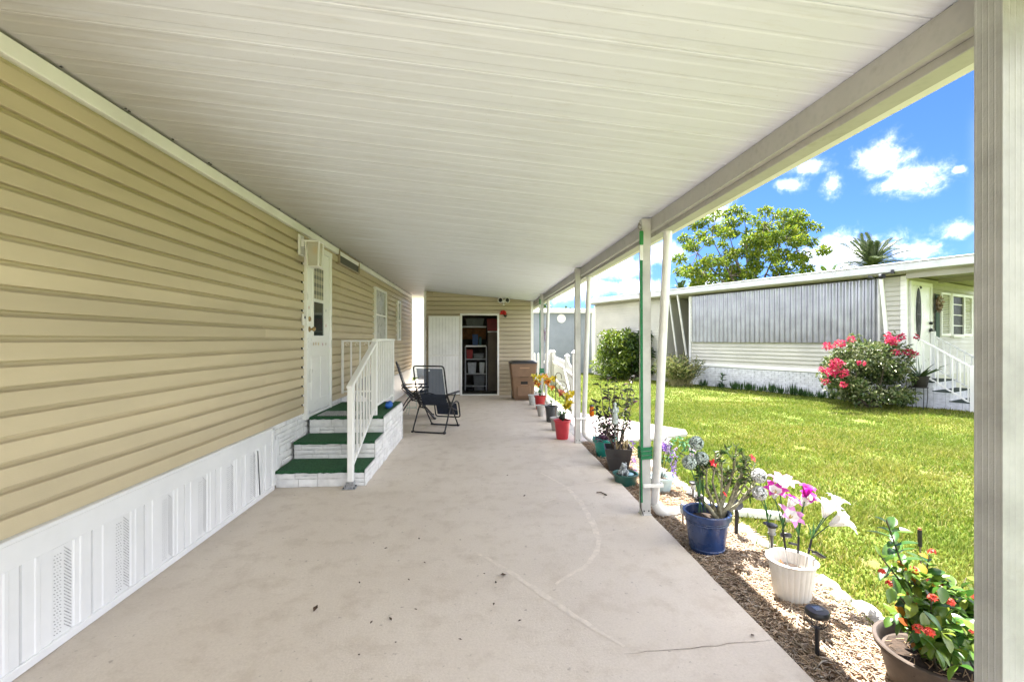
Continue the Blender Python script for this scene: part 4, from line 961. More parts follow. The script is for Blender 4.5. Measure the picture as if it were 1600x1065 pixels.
# small wire stand and a leafy plant by the wall behind the second chair
def wire_stand():
    p = GR(640, 648); rt = thing('wire_stand', 'small pale green wire plant stand behind the lounge chairs', 'plant stand', (p.x, p.y + .2, 0)); m = mat('pale_green_wire', (.36, .48, .40), .5)
    for i in range(3):
        a = R(120 * i + 20); MB().tube([(math.cos(a) * .10, math.sin(a) * .10, .36), (math.cos(a) * .11, math.sin(a) * .11, .1), (math.cos(a) * .16, math.sin(a) * .16, .005)], .005, 6).build('leg', m, rt)
    for z, r in ((.36, .10), (.12, .11)): MB().tube([(math.cos(k * .5236) * r, math.sin(k * .5236) * r, z) for k in range(12)], .005, 6, True).build('ring', m, rt)
wire_stand()
def grill():
    p = GR(553, 640); rt = thing('kettle_grill', 'small black covered grill behind the landing railing', 'grill', (-1.72, 7.62, 0))
    MB().lathe([(.10, .52), (.20, .58), (.25, .66), (.25, .70)], 20).build('bowl', BLACK, rt, smooth=50); MB().lathe([(.26, .701), (.255, .78), (.21, .86), (.12, .91), (.01, .92)], 20).build('hood', BLACK, rt, smooth=50)
    for i in range(3): a = R(120 * i + 40); MB().tube([(math.cos(a) * .12, math.sin(a) * .12, .55), (math.cos(a) * .22, math.sin(a) * .22, .003)], .012, 6).build('leg', BLACKM, rt)
    MB().tube([(-.06, -.02, .92), (-.05, -.02, .96), (.05, -.02, .96), (.06, -.02, .92)], .010, 6).build('handle', BLACKM, rt)
grill()
def blue_thing():
    rt = thing('blue_ball', 'crumpled blue cloth lying on the green landing behind the railing', 'cloth', (-1.235, 6.30, .566))
    MB().blob((0, 0, .045), (.045, .13, .05), 12, 8, jit=.12, rng=random.Random(2)).build('folds', mat('blue_cloth', (.01, .09, .36), .7), rt, smooth=60)
    rt.name = 'blue_cloth'
blue_thing()
# ------------------------------------------------------------------ plant helpers
def leafmat(name, cols, trans=.3, rough=.45, spec=.4, noise=.0):
    if name in MATS: return MATS[name]
    m, N, b, pos, out = mat_nodes(name); gi = N.new('ShaderNodeNewGeometry'); oi = N.new('ShaderNodeObjectInfo')
    r = N.math('FRACT', N.math('ADD', gi.outputs['Random Per Island'], oi.outputs['Random']))
    c = N.ramp(r, [(i / (len(cols) - 1), k) for i, k in enumerate(cols)])
    c = N.mix(N.mapr(N.noise(pos, 25, 3), .3, .7, 0, .35), c, tuple(x * .6 for x in cols[0]))
    N.l.new(c, b.inputs['Base Color']); b.inputs['Roughness'].default_value = rough; b.inputs['Specular IOR Level'].default_value = spec
    tr = N.new('ShaderNodeBsdfTranslucent'); N.l.new(c, tr.inputs[0]); mx = N.new('ShaderNodeMixShader'); mx.inputs[0].default_value = trans
    N.l.new(b.outputs[0], mx.inputs[1]); N.l.new(tr.outputs[0], mx.inputs[2]); N.l.new(mx.outputs[0], out.inputs[0])
    return m
def leaf_arrays(P, D, Nn, L, Wd, fold=.25, droop=.25):
    """leaves as two folded quads each; all arguments arrays"""
    D = D / np.linalg.norm(D, axis=1, keepdims=True); X = np.cross(D, Nn); X /= np.linalg.norm(X, axis=1, keepdims=True) + 1e-9; Nn = np.cross(X, D)
    L, Wd = L[:, None], Wd[:, None]; n = len(P); V = np.zeros((n, 6, 3))
    V[:, 0] = P; V[:, 1] = P + D * L * .35 + X * Wd * .5 + Nn * Wd * fold; V[:, 2] = P + D * L * .75 + X * Wd * .33 + Nn * (Wd * fold - L * droop * .5)
    V[:, 3] = P + D * L - Nn * L * droop; V[:, 4] = P + D * L * .75 - X * Wd * .33 + Nn * (Wd * fold - L * droop * .5); V[:, 5] = P + D * L * .35 - X * Wd * .5 + Nn * Wd * fold
    Fq = (np.arange(n)[:, None, None] * 6 + np.array([(0, 1, 2, 3), (0, 3, 4, 5)])[None]).reshape(-1, 4)
    return V.reshape(-1, 3), Fq
def lump_leaves(rng, n, lumps, L0, L1, ratio=.5, shell=.45, up=.5, spread=1.0):
    """leaves spread through the outer part of many overlapping lumps (x,y,z,rx,ry,rz)"""
    lumps = np.array(lumps, float); wgt = (lumps[:, 3] * lumps[:, 4] * lumps[:, 5]) ** (2 / 3); k = rng.choice(len(lumps), n, p=wgt / wgt.sum())
    d = rng.normal(size=(n, 3)); d /= np.linalg.norm(d, axis=1, keepdims=True); r = shell + (1 - shell) * rng.random(n) ** .6
    P = lumps[k, :3] + d * lumps[k, 3:6] * r[:, None]
    D = d * .8 * spread + rng.normal(size=(n, 3)) * .55; Nn = rng.normal(size=(n, 3)) * .6 + np.array([0, 0, up + .6]); L = rng.uniform(L0, L1, n)
    return leaf_arrays(P, D, Nn, L, L * ratio * rng.uniform(.8, 1.2, n))
POTZ = GZ + .03
def pot(label, loc, r0, r1, h, m, name='flower_pot', rim=.018, wall=.010, soil=.80, rfun=None, n=36, bands=(), group=None, cat='flower pot'):
    rt = thing(name, label, cat, loc, random.uniform(0, 6), group)
    R_ = lambda z: r0 + (r1 - r0) * z / h
    prof = [(r0 * .96, 0), (r0, .006)]
    for (zb, k) in sorted(bands): prof += [(R_(zb - .006), zb - .006), (R_(zb) + k, zb - .002), (R_(zb) + k, zb + .002), (R_(zb + .006), zb + .006)]
    prof += [(R_(h - rim * 1.6), h - rim * 1.6), (r1 + .008, h - rim * 1.5), (r1 + .012, h - .004), (r1 + .008, h), (r1 - wall * .4, h), (r1 - wall, h - .006), (R_(h * soil) - wall, h * soil - .004)]
    MB().lathe(prof, n, rfun=rfun).build('pot_body', m, rt, smooth=35)
    rs = random.Random(len(label)); MB().blob((0, 0, h * soil - .012), (R_(h * soil) - wall * .6, R_(h * soil) - wall * .6, .022), 16, 6, jit=.03, rng=rs).build('soil', SOIL, rt, smooth=50)
    return rt
GREEN_STEM = mat('stem_green', (.035, .11, .030), .55, .15, 20)
def lily_meshes(L, wm, tm, seed=0, open_=1.0):
    rg = random.Random(seed); a, tip = MB(), []; ax = [0, .30, .58, .80, .90, .86]; ra = [.05, .11, .20, .36, .58, .78]; wd = [.07, .20, .27, .25, .16, .01]
    for i in range(6):
        t = i * math.pi / 3 + rg.uniform(-.12, .12); c, s_ = math.cos(t), math.sin(t); k = rg.uniform(.85, 1.12); vs = []
        for j in range(6):
            r, z, w = ra[j] * L * k * (open_ if j > 2 else 1), ax[j] * L * (1 + rg.uniform(-.03, .03)), wd[j] * L
            for q, dz_ in ((-1, .25), (0, 0), (1, .25)): vs.append((c * r - s_ * w * q, s_ * r + c * w * q, z + abs(q) * w * dz_))
        q = lambda j0, j1: [(3 * j + e, 3 * j + e + 1, 3 * j + 4 + e, 3 * j + 3 + e) for j in range(j0, j1) for e in (0, 1)]
        a.add(vs, q(0, 5)); tip += [0] * 6 + [1] * 4
    k0 = len(a.v); a.v.append((0, 0, 0)); nf = len(a.f)
    for i in range(6): a.f.append((k0, 18 * i, 18 * i + 1)); a.f.append((k0, 18 * i + 1, 18 * i + 2)); tip += [0, 0]
    me = a.mesh('lily_bloom', wm, 70); me.materials.append(tm); me.polygons.foreach_set('material_index', tip); me.update(); return me
def lily(par, p, d, L, wm, tm, seed=0, open_=1.0, label=None):
    A = lily_meshes(L, wm, tm, seed, open_); o = link('lily_bloom', A, par, label=label); o.location = p; o.rotation_mode = 'QUATERNION'; o.rotation_quaternion = Vector(d).to_track_quat('Z', 'Y')
    st = MB()
    for i in range(5): t = i * 1.256; st.tube([(0, 0, L * .3), (math.cos(t) * L * .1, math.sin(t) * L * .1, L * .72)], .0018, 4)
    st.build('stamens', mat('stamen', (.35, .25, .05), .6), o); return o
def rel(rt, u, v, depth_from=None, dy=0.):
    """point seen at a pixel, on the upright plane through the thing's base (plus dy), in the thing's own axes"""
    w = PY(u, v, rt.location.y + dy); M = Matrix.Rotation(-rt.rotation_euler.z, 4, 'Z')
    return M @ (w - Vector(rt.location))
def curve(a, b, bend=(0, 0, 0), n=6):
    a, b, m = Vector(a), Vector(b), Vector(bend); return [a.lerp(b, t / n) + m * (4 * (t / n) * (1 - t / n)) for t in range(n + 1)]

# ------------------------------------------------------------------ blue pot with a desert rose and globe picks
def blue_pot():
    m = mat('blue_glaze', (.016, .038, .115), .30, .12, 9, .08, 60, coat=.25)
    p = GR(1111, 866, POTZ); rt = pot('glossy blue ringed flower pot with a bare-stemmed desert rose, second nearest the camera', (p.x, p.y + .06, POTZ - .012), .112, .156, .305, m, bands=((.05, .004), (.232, .003), (.247, .003)), rim=.028)
    rt.rotation_euler.z = 0
    bark = mat('desert_rose_bark', (.20, .185, .12), .7, .25, 30, .4, 90); rg = random.Random(9)
    base = rel(rt, 1124, 806); base.z = .24; stems, tips = MB(), []
    S = [((1097, 735), (1092, 776), .013), ((1140, 752), (1128, 780), .015), ((1160, 735), (1140, 785), .013), ((1176, 757), (1150, 790), .012), ((1128, 722), (1127, 770), .009), ((1108, 770), (1112, 790), .008), ((1168, 715), (1150, 770), .009), ((1118, 706), (1113, 752), .009), ((1150, 700), (1143, 745), .009), ((1105, 728), (1104, 760), .008), ((1186, 740), (1168, 775), .009), ((1138, 735), (1132, 775), .010), ((1180, 724), (1160, 762), .008)]
    for i, ((u, v), (u2, v2), r) in enumerate(S):
        dy = rg.uniform(-.09, .09); e = rel(rt, u, v, dy=dy); k = rel(rt, u2, v2, dy=dy * .4); b0 = base + Vector((rg.uniform(-.02, .02), rg.uniform(-.02, .02), -.02))
        stems.tube([b0, b0.lerp(k, .55) + Vector((rg.uniform(-.01, .01), 0, 0)), k, k.lerp(e, .5) + Vector((rg.uniform(-.012, .012), 0, 0)), e], [r * 1.5, r * 1.15, r * .9, r * .7, r * .5], 8); tips.append((e, (e - k).normalized()))
        for q in range(3):
            f = k.lerp(e, .35 + .2 * q); g = f + Vector((rg.uniform(-.06, .06), rg.uniform(-.06, .06), rg.uniform(.03, .09))); stems.tube([f, f.lerp(g, .5) + Vector((0, 0, -.01)), g], [r * .6, r * .5, r * .35], 6); tips.append((g, (g - f).normalized()))
    stems.build('stems', bark, rt, smooth=60); nr = np.random.default_rng(4); P, D = [], []
    for e, d in tips:
        for q in range(rg.choice((5, 9, 14))): P.append(e - d * rg.uniform(0, .03)); D.append(d * .7 + Vector((rg.gauss(0, .6), rg.gauss(0, .6), rg.gauss(.1, .4))))
    n = len(P); V, Fq = leaf_arrays(np.array([tuple(x) for x in P]), np.array([tuple(x) for x in D]), nr.normal(size=(n, 3)) * .4 + np.array([0, 0, 1]), nr.uniform(.028, .060, n), nr.uniform(.012, .022, n))
    big_mesh('leaves', V, Fq, leafmat('desert_rose_leaf', [(.03, .075, .02), (.06, .12, .03), (.14, .16, .06), (.11, .14, .045)]), parent=rt, kind=None)
    red = mat('desert_rose_red', (.62, .012, .022), .5, .15, 30)
    for i, (u, v) in enumerate(((1114, 724), (1174, 716), (1131, 772))):
        q = rel(rt, u, v, dy=(-.05, .02, -.03)[i]); f = MB()
        for k in range(5): t = k * 1.2566 + i; f.leaf((0, 0, 0), (math.cos(t), math.sin(t), .45), (0, 0, 1), .036 if i < 2 else .026, .030, .2, .1)
        o = f.build('flower', red, rt, smooth=60); o.location = q; o.rotation_euler = (R(50), 0, R(30 * i))
    globe(rt, [(1088, 692), (1077, 722), (1096, 716)], [(1094, 776), (1092, 772), (1099, 774)], (.56, .64, .58), 'grey_green', (1092, 800), (-.03, -.05, -.02))
def globe(rt, heads, joins, col, nm, foot, dys):
    gm = mat('globe_' + nm, col, .8, .15, 60, trans=.3); nr = np.random.default_rng(3)
    for i, ((u, v), dy) in enumerate(zip(heads, dys)):
        c = rel(rt, u, v, dy=dy); r = .050; n = 340; d = nr.normal(size=(n, 3)); d /= np.linalg.norm(d, axis=1, keepdims=True)
        x = np.cross(d, nr.normal(size=(n, 3))); x /= np.linalg.norm(x, axis=1, keepdims=True); y = np.cross(d, x); V = np.zeros((n, 5, 3)); V[:, 0] = d * r * .35
        tip = d * r * nr.uniform(.9, 1.05, n)[:, None]
        V[:, 1] = tip + x * .0075; V[:, 2] = tip + y * .0075; V[:, 3] = tip - x * .0075; V[:, 4] = tip - y * .0075
        Fq = (np.arange(n)[:, None, None] * 5 + np.array([(1, 2, 3), (1, 3, 4), (0, 1, 2), (0, 3, 4)])[None]).reshape(-1, 3)
        o = big_mesh('globe_flower', V.reshape(-1, 3), Fq, gm, parent=rt, kind=None); o.location = c
        j = rel(rt, joins[i][0], joins[i][1], dy=dy); f = rel(rt, foot[0] + i * 5, foot[1], dy=dy); f.z = max(f.z, .2) if nm == 'grey_green' else 0.
        MB().tube([c - Vector((0, 0, r * .4)), c.lerp(j, .5) + Vector((.004, 0, 0)), j, f], [.0035, .004, .0045, .003], 6).build('stem', GREEN_STEM, rt)
        lv = MB()
        for k in range(3): lv.leaf(j, (random.uniform(-.25, .25), random.uniform(-.2, .2), 1), (random.uniform(-1, 1), -1, 0), .12, .012, .1, .0)
        lv.build('blade', mat('pick_leaf', (.06, .16, .05), .5, trans=.25), rt)
        if i < 2:
            q = j + Vector((.012 * (i * 2 - 1), 0, -.02)); MB().cbox(q.x - .022, q.x + .022, q.y - .014, q.y + .014, q.z - .010, q.z + .006, .004).build('solar_cell', BLACK, rt)
blue_pot()

# ------------------------------------------------------------------ ribbed white pot with lily picks
PW_ = mat('white_petal', (.80, .79, .78), .6, .05, 12, trans=.35); PM_ = mat('magenta_petal', (.42, .015, .28), .55, .25, 25, trans=.3)
PP_ = mat('pink_petal', (.62, .25, .52), .55, .25, 22, trans=.3)
def white_pot():
    m = mat('white_ribbed_plastic', (.72, .70, .66), .5, .04, 6, .05, 60, stain=.3, stain_col=(.52, .49, .43))
    p = GR(1254, 946, POTZ); rt = pot('ribbed white flower pot with artificial lilies, between the blue pot and the wire solar light', (p.x - .015, p.y + .07, POTZ - .012), .092, .126, .255, m, rim=.006, soil=.72, n=168, rfun=lambda t, z: 1 + (.050 * (abs(math.sin(t * 12)) ** .6 - .7) if .004 < z < .238 else 0))
    rt.rotation_euler.z = 0
    bl = [((1210, 770), (-.25, -.5, 1), .085, PW_, PM_, 1, 1.0), ((1219, 762), (.1, -.2, 1), .10, PW_, PP_, 2, 1.15), ((1231, 785), (.35, -.3, .9), .075, PW_, PM_, 3, .9), ((1229, 806), (.05, -.75, .9), .085, PW_, PP_, 4, 1.2), ((1254, 782), (.1, -.55, 1), .095, PW_, PM_, 5, .75), ((1258, 769), (.15, -.2, 1), .075, PM_, PM_, 6, .8),
          ((1287, 800), (.2, -.3, 1), .105, PW_, PW_, 7, 1.0), ((1296, 812), (.7, -.6, .75), .11, PW_, PW_, 8, 1.15), ((1302, 788), (.5, .1, .9), .085, PW_, PW_, 9, 1.0)]
    groups = [((1223, 826), (1234, 880), [0, 1, 2, 3], -.04), ((1248, 838), (1245, 895), [4, 5], -.02), ((1268, 842), (1256, 895), [6, 7, 8], .0)]
    pl = mat('pick_leaf', (.06, .16, .05), .5, trans=.25)
    for (hub, foot, ids, dy) in groups:
        h = rel(rt, *hub, dy=dy); f = rel(rt, *foot, dy=dy); f.z = .15; low = h.lerp(f, .40)
        MB().tube([h, low], .0062, 8).build('sheath', BLACK, rt); MB().tube([low, f], .0032, 6).build('stake', mat('steel_stake', (.35, .35, .35), .35, metal=.8), rt)
        for i in ids:
            (u, v), d, L, a, b, s_, op = bl[i]; q = rel(rt, u, v + 8, dy=dy + random.uniform(-.03, .02)); lily(rt, q, d, L, a, b, s_, op)
            MB().tube(curve(h, q, ((h.x - q.x) * .12, 0, -.006)), .0035, 6).build('stem', GREEN_STEM if i < 6 else mat('stem_dark', (.02, .05, .02), .5), rt)
        lv = MB()
        for k in range(3): lv.leaf(h, (random.uniform(-.3, .4), random.uniform(-.3, .1), 1), (.2, -1, 0), random.uniform(.07, .12), .014, .15, .05)
        lv.build('blade', pl, rt)
    # solar cells on their arms
    def cell(u, v, w, h, rot, lab, rnd=False):
        q = rel(rt, u, v, dy=-.02); M = Matrix.Translation(q) @ Matrix.Rotation(R(rot), 4, 'Y') @ Matrix.Rotation(R(-25), 4, 'X')
        if rnd: MB().lathe([(.026, -.014), (.030, -.010), (.030, .006), (.026, .010), (.001, .011)], 20, M=M).build('solar_cell', BLACK, rt, smooth=40)
        else: MB().cbox(-w / 2, w / 2, -h / 2, h / 2, -.006, .006, .005, M=M).build('solar_cell', BLACK, rt)
    cell(1228, 835, 0, 0, 10, '', True); cell(1239, 849, .055, .022, 15, ''); cell(1279, 866, .075, .040, 32, '')
    q = rel(rt, 1262, 856); MB().tube([q, rel(rt, 1270, 860, dy=-.02)], .004, 6).build('arm', BLACK, rt)
    # gnome-like figurine inside the rim
    g = rel(rt, 1230, 889, dy=-.05); fg = thing('pot_figurine', 'tiny figurine with copper hat sitting inside the rim of the ribbed white pot', 'figurine', Vector(rt.location) + Vector((g.x - .0, g.y + .06, .155)))
    MB().lathe([(.018, 0), (.024, .012), (.024, .03), (.014, .045), (.004, .05)], 14).build('body', WHITE, fg, smooth=50); MB().blob((0, 0, .055), (.014, .014, .014), 10, 6).build('head', mat('figurine_skin', (.5, .28, .18), .6), fg, smooth=60)
    MB().lathe([(.020, .060), (.018, .066), (.006, .082), (.001, .09)], 12).build('hat', mat('copper_hat', (.42, .13, .05), .5), fg, smooth=50); MB().blob((.014, -.01, .03), (.010, .012, .016), 8, 6).build('arm', mat('copper_hat', (.42, .13, .05), .5), fg)
white_pot()

# two white globe picks standing in the mulch behind the white pot
def white_globes():
    p = GR(1206, 868, POTZ); rt = thing('globe_pick', 'pair of white globe flower picks standing in the mulch behind the white pot', 'flower pick', (p.x, p.y + .04, POTZ - .03))
    globe(rt, [(1186, 743), (1187, 770)], [(1200, 812), (1201, 816)], (.80, .81, .79), 'white', (1203, 868), (0, -.01))
white_globes()

# ------------------------------------------------------------------ solar lights
CLEAR = mat('clear_plastic', (.55, .56, .55), .15, .1, 10, trans=.5)
def solar(label, uv, hpx, kind, z=POTZ):
    p = GR(*uv, z); rt = thing('solar_light', label, 'solar light', (p.x, p.y, z - .03), 0, 'solar stake lights in the flower bed'); H = rel(rt, uv[0], hpx).z
    if kind == 'mesh':                                            # dark disc over a basket of crossing wires
        r = .052; MB().lathe([(r * .9, H - .034), (r, H - .026), (r, H - .012), (r * .9, H - .004), (r * .5, H), (.001, H)], 26).build('cap', BLACK, rt, smooth=35)
        MB().cbox(-.020, .020, -.018, .018, H - .002, H + .002, .001).build('solar_cell', mat('solar_glass', (.10, .11, .12), .12, spec=.8), rt)
        w = MB()
        for s_ in (-1, 1):
            for i in range(8):
                a = i * math.pi / 4; w.tube([(math.cos(a + s_ * t * 1.3) * (r * .82 * (1 - t) ** .6 * (1 + .25 * math.sin(math.pi * t)) + .009), math.sin(a + s_ * t * 1.3) * (r * .82 * (1 - t) ** .6 * (1 + .25 * math.sin(math.pi * t)) + .009), H - .034 - t * .062) for t in (0, .2, .4, .6, .8, 1)], .0016, 4)
        w.build('wire_basket', BLACKM, rt)
        MB().tube([(0, 0, H - .09), (0, 0, H - .14), (0, 0, .0)], [.012, .0105, .009], 8).build('stake', BLACK, rt, smooth=50)
    elif kind == 'disc':
        MB().lathe([(.030, H - .022), (.036, H - .016), (.036, H - .004), (.028, H), (.001, H)], 22).build('cap', BLACK, rt, smooth=35)
        MB().lathe([(.020, H - .062), (.027, H - .024)], 18).build('lens', CLEAR, rt, smooth=35); MB().lathe([(.026, H - .072), (.026, H - .063)], 18).build('collar', mat('grey_plastic', (.25, .25, .25), .5), rt, smooth=35)
        MB().tube([(0, 0, H - .07), (0, 0, 0)], [.012, .008], 8).build('stake', mat('grey_stake', (.10, .10, .10), .5), rt, smooth=50)
    elif kind == 'clear':
        MB().lathe([(.016, H - .07), (.028, H - .02), (.028, H - .010), (.018, H), (.001, H + .002)], 20).build('lens', CLEAR, rt, smooth=40); MB().tube([(0, 0, H - .07), (0, 0, 0)], [.009, .007], 8).build('stake', mat('tan_stake', (.30, .22, .16), .5), rt)
        MB().lathe([(.020, H - .002), (.020, H + .006), (.001, H + .007)], 16).build('cap', mat('steel_cap', (.5, .5, .5), .3, metal=.6), rt)
    else:                                                         # spot: round head tilted on a stake
        M = Matrix.Translation((0, 0, H - .035)) @ Matrix.Rotation(R(60), 4, 'X'); MB().lathe([(.018, -.03), (.034, -.015), (.040, .02), (.042, .03), (.034, .028), (.001, .024)], 18, M=M).build('lamp_head', BLACK, rt, smooth=40)
        MB().tube([(0, 0, H - .05), (.008, 0, H - .11), (0, 0, .03), (0, 0, 0)], [.012, .016, .014, .010], 8).build('stake', BLACK, rt)
solar('black disc solar light with wire basket, in front of the ribbed white pot', (1277, 1028), 950, 'mesh')
solar('black disc solar light just behind the left rim of the ribbed white pot', (1206, 872), 818, 'disc')
solar('clear dome solar light on tan stake left of the blue pot', (1067, 822), 788, 'clear')
solar('small black-capped solar light beyond the white drain trough', (1083, 778), 752, 'disc')
solar('black solar spot light behind the right of the blue pot', (1150, 838), 782, 'spot')

# ------------------------------------------------------------------ drain trough from the first downspout
def trough():
    y = POSTS[1][1]; rt = thing('drain_trough', 'white rectangular downspout extension lying across the mulch from the near downspout', 'drain pipe', (1.62, y, GZ + .02))
    T = mat('trough_white', (.80, .80, .77), .4, .03, 4, stain=.35, stain_col=(.55, .5, .42))
    a = Vector((1.56, y + .02, .005)); b = GR(1152, 792, .0); c = GR(1146, 799, -.01); d = GR(1222, 806, -.02)
    MB().bar(a, b, .085, .06, b=.006).build('pipe', T, rt, True); MB().bar(c, d, .085, .055, b=.006).build('splash_pipe', T, rt, True)
    MB().tube([(1.60, y + .02, .005), (1.55, y + .02, .03), (1.52, y + .03, .08)], [.05, .05, .046], 12).build('elbow', T, rt, True, smooth=50)
trough()

# ------------------------------------------------------------------ border stones
def stones():
    rg = random.Random(31); y = 1.35; i = 0
    S = mat('limestone', (.36, .34, .305), .9, .2, 14, .9, 40, rnd=.12, stain=.3, stain_col=(.22, .20, .17))
    lab = 'rough pale limestone in the row edging the mulch bed along the lawn'
    while y < 5.5:
        L = rg.uniform(.13, .26)
        if not (3.62 < y + L / 2 < 4.02):
            m = bmesh.new(); bmesh.ops.create_icosphere(m, subdivisions=2, radius=1)
            for v in m.verts:
                k = 1 + rg.uniform(-.16, .16); v.co = Vector((v.co.x * .062 * k, v.co.y * L * .53 * k, max(v.co.z, -.55) * .048 * k))
            me = bpy.data.meshes.new('border_stone'); m.to_mesh(me); m.free(); me.materials.append(S)
            me.polygons.foreach_set('use_smooth', [True] * len(me.polygons)); me.set_sharp_from_angle(angle=R(38))
            o = link('border_stone', me, loc=(2.13 + rg.uniform(-.025, .025) + .03 * math.sin(y), y + L / 2, GZ + .022)); o.rotation_euler.z = rg.uniform(-.2, .2); tag(o, lab, 'stone', 'limestone edging stones')
        y += L * .93
stones()

# ------------------------------------------------------------------ ixora in the brown pot, nearest the camera
def ixora():
    m = mat('brown_plastic_pot', (.075, .055, .042), .5, .12, 8, .08, 70)
    z = .175; c = GR(1462, 1012, z); rt = pot('large brown flower pot with a red-flowering ixora, nearest the camera', (c.x, c.y, POTZ - .012), .150, .205, z - POTZ + .012, m, rim=.016, soil=.80); rt.rotation_euler.z = 0
    rg = random.Random(12); cols = [(.022, .075, .014), (.05, .13, .018), (.09, .19, .022), (.17, .26, .03), (.04, .11, .02), (.25, .29, .04)]
    LM = leafmat('ixora_leaf', cols, .30, .28, .5); OM = leafmat('ixora_old_leaf', [(.42, .14, .02), (.50, .30, .03), (.30, .07, .02)], .3, .4)
    def lm(L, w, seed):
        q = MB(); r2 = random.Random(seed); vs, fs = [], []; n = 6
        for j in range(n + 1):
            t = j / n; ww = w * math.sin(math.pi * (t * .92 + .05)) ** .8; zz = -.22 * L * t * t + .02 * L
            vs += [(-ww, t * L, zz + ww * .35), (0, t * L, zz), (ww, t * L, zz + ww * .35)]
        for j in range(n): fs += [(3 * j, 3 * j + 1, 3 * j + 4, 3 * j + 3), (3 * j + 1, 3 * j + 2, 3 * j + 5, 3 * j + 4)]
        return q.add(vs, fs)
    meshes = [lm(.070, .019, 1).mesh('leaf', LM, 60), lm(.058, .018, 2).mesh('leaf', LM, 60), lm(.085, .020, 3).mesh('leaf', LM, 60)]; old = lm(.055, .018, 4).mesh('leaf', OM, 60)
    twig = mat('ixora_twig', (.07, .055, .03), .8, .2, 30); tips = [((1385, 812), -.10), ((1374, 866), -.02), ((1400, 868), .08), ((1428, 888), .12), ((1452, 866), .08), ((1440, 905), -.04), ((1470, 905), .10), ((1490, 915), .0), ((1510, 902), .10), ((1395, 920), -.10), ((1420, 930), -.14), ((1455, 935), -.16), ((1478, 958), -.12), ((1508, 950), -.06), ((1502, 985), -.14), ((1440, 975), -.2), ((1405, 958), .02), ((1470, 985), -.24), ((1418, 900), .16), ((1500, 1010), -.22), ((1462, 1015), -.26), ((1530, 930), .05), ((1545, 960), .02), ((1530, 990), -.1)]
    pose, tw = [], rg.random
    for k, ((u, v), dy) in enumerate(tips):
        e = rel(rt, u, v, dy=dy); b0 = Vector((rg.uniform(-.08, .08), rg.uniform(-.08, .08), .165)); mid = b0.lerp(e, .5) + Vector((0, 0, .03))
        MB().tube([b0, b0.lerp(mid, .5), mid, mid.lerp(e, .5), e], [.0055, .005, .0045, .0035, .0025], 6).build('branch', twig, rt, smooth=60)
        ends = [(b0, mid, e)]
        for q in range(3):                                        # side shoots
            s0 = mid.lerp(e, rg.uniform(-.2, .5)); s1 = s0 + Vector((rg.gauss(0, .07), rg.gauss(0, .07), rg.uniform(-.03, .09))); ends.append((s0, s0.lerp(s1, .5), s1))
        for (a0, a1, a2) in ends:
            Ltot = (a1 - a0).length + (a2 - a1).length; cnt = int(Ltot / .026) + 3
            for i in range(cnt):
                t = 1 - (i / cnt) * .9; pnt = (a1.lerp(a2, (t - .5) * 2) if t > .5 else a0.lerp(a1, t * 2)); ax = (a2 - a1 if t > .5 else a1 - a0).normalized()
                for s_ in (0, 1):
                    a = i * 1.57 + s_ * math.pi + rg.uniform(-.4, .4); sd_ = Matrix.Rotation(a, 3, ax) @ ax.orthogonal().normalized(); d = (sd_ + ax * rg.uniform(.1, .9)).normalized()
                    zz = (Vector((0, 0, 1)) - d * d.z + Vector((rg.uniform(-.4, .4), rg.uniform(-.4, .4), 0))).normalized(); x_ = d.cross(zz).normalized(); zz = x_.cross(d); sc = rg.uniform(.6, 1.05); pose.append((pnt, x_, d, zz, sc, rg.random(), rg.randrange(3)))
    rg.shuffle(pose); rest = MB()
    for i, (pnt, x_, d, zz, sc, pr, mi) in enumerate(pose):
        M3 = Matrix((x_, d, zz)).transposed()
        if i < 300:
            o = link('leaf', old if pr < .08 else meshes[mi], rt); o.location = pnt; o.rotation_mode = 'QUATERNION'; o.rotation_quaternion = M3.to_quaternion(); o.scale = (sc, sc, sc)
        elif i < 1000:
            q = lm((.070, .058, .085)[mi], (.019, .018, .020)[mi], 1); rest.add(q.v, q.f, Matrix.Translation(pnt) @ M3.to_4x4() @ Matrix.Scale(sc, 4))
    rest.build('leaves', LM, rt, smooth=60, kind='stuff')
    fm = mat('ixora_red', (.55, .045, .02), .5, .2, 40, trans=.2)
    for i, (u, v, dy, r) in enumerate(((1427, 892, -.02, .019), (1445, 903, -.02, .011), (1458, 936, -.2, .017), (1483, 942, -.15, .019), (1456, 863, .06, .015), (1435, 984, -.24, .019), (1452, 988, -.24, .017), (1512, 985, -.12, .019), (1517, 931, -.02, .017), (1469, 912, .05, .010), (1378, 893, -.06, .011), (1389, 912, -.08, .011))):
        f = MB(); c_ = rel(rt, u, v, dy=dy); r3 = random.Random(i)
        for q in range(int(10 + r * 900)):
            a, e = r3.uniform(0, 6.28), r3.uniform(.1, 1.5); d = Vector((math.cos(a) * math.cos(e), math.sin(a) * math.cos(e), math.sin(e))); pp = d * r * r3.uniform(.7, 1)
            for w in range(4): t = w * 1.57 + q; x = d.orthogonal().normalized(); y = d.cross(x); f.leaf(pp, x * math.cos(t) + y * math.sin(t) + d * .15, d, .0105, .0065, .1, .0)
        o = f.build('flower_cluster', fm, rt); o.location = c_
    # dry straw on the soil
    s_ = MB()
    for i in range(70): a = rg.uniform(0, 6.28); r = rg.uniform(.05, .16); x, y = math.cos(a) * r, math.sin(a) * r; b_ = rg.uniform(0, 6.28); s_.tube([(x, y, .187), (x + math.cos(b_) * .03, y + math.sin(b_) * .03, .192 + rg.uniform(-.005, .02))], .0016, 4)
    s_.build('straw', mat('straw', (.42, .28, .16), .8), rt, kind='stuff')
ixora()
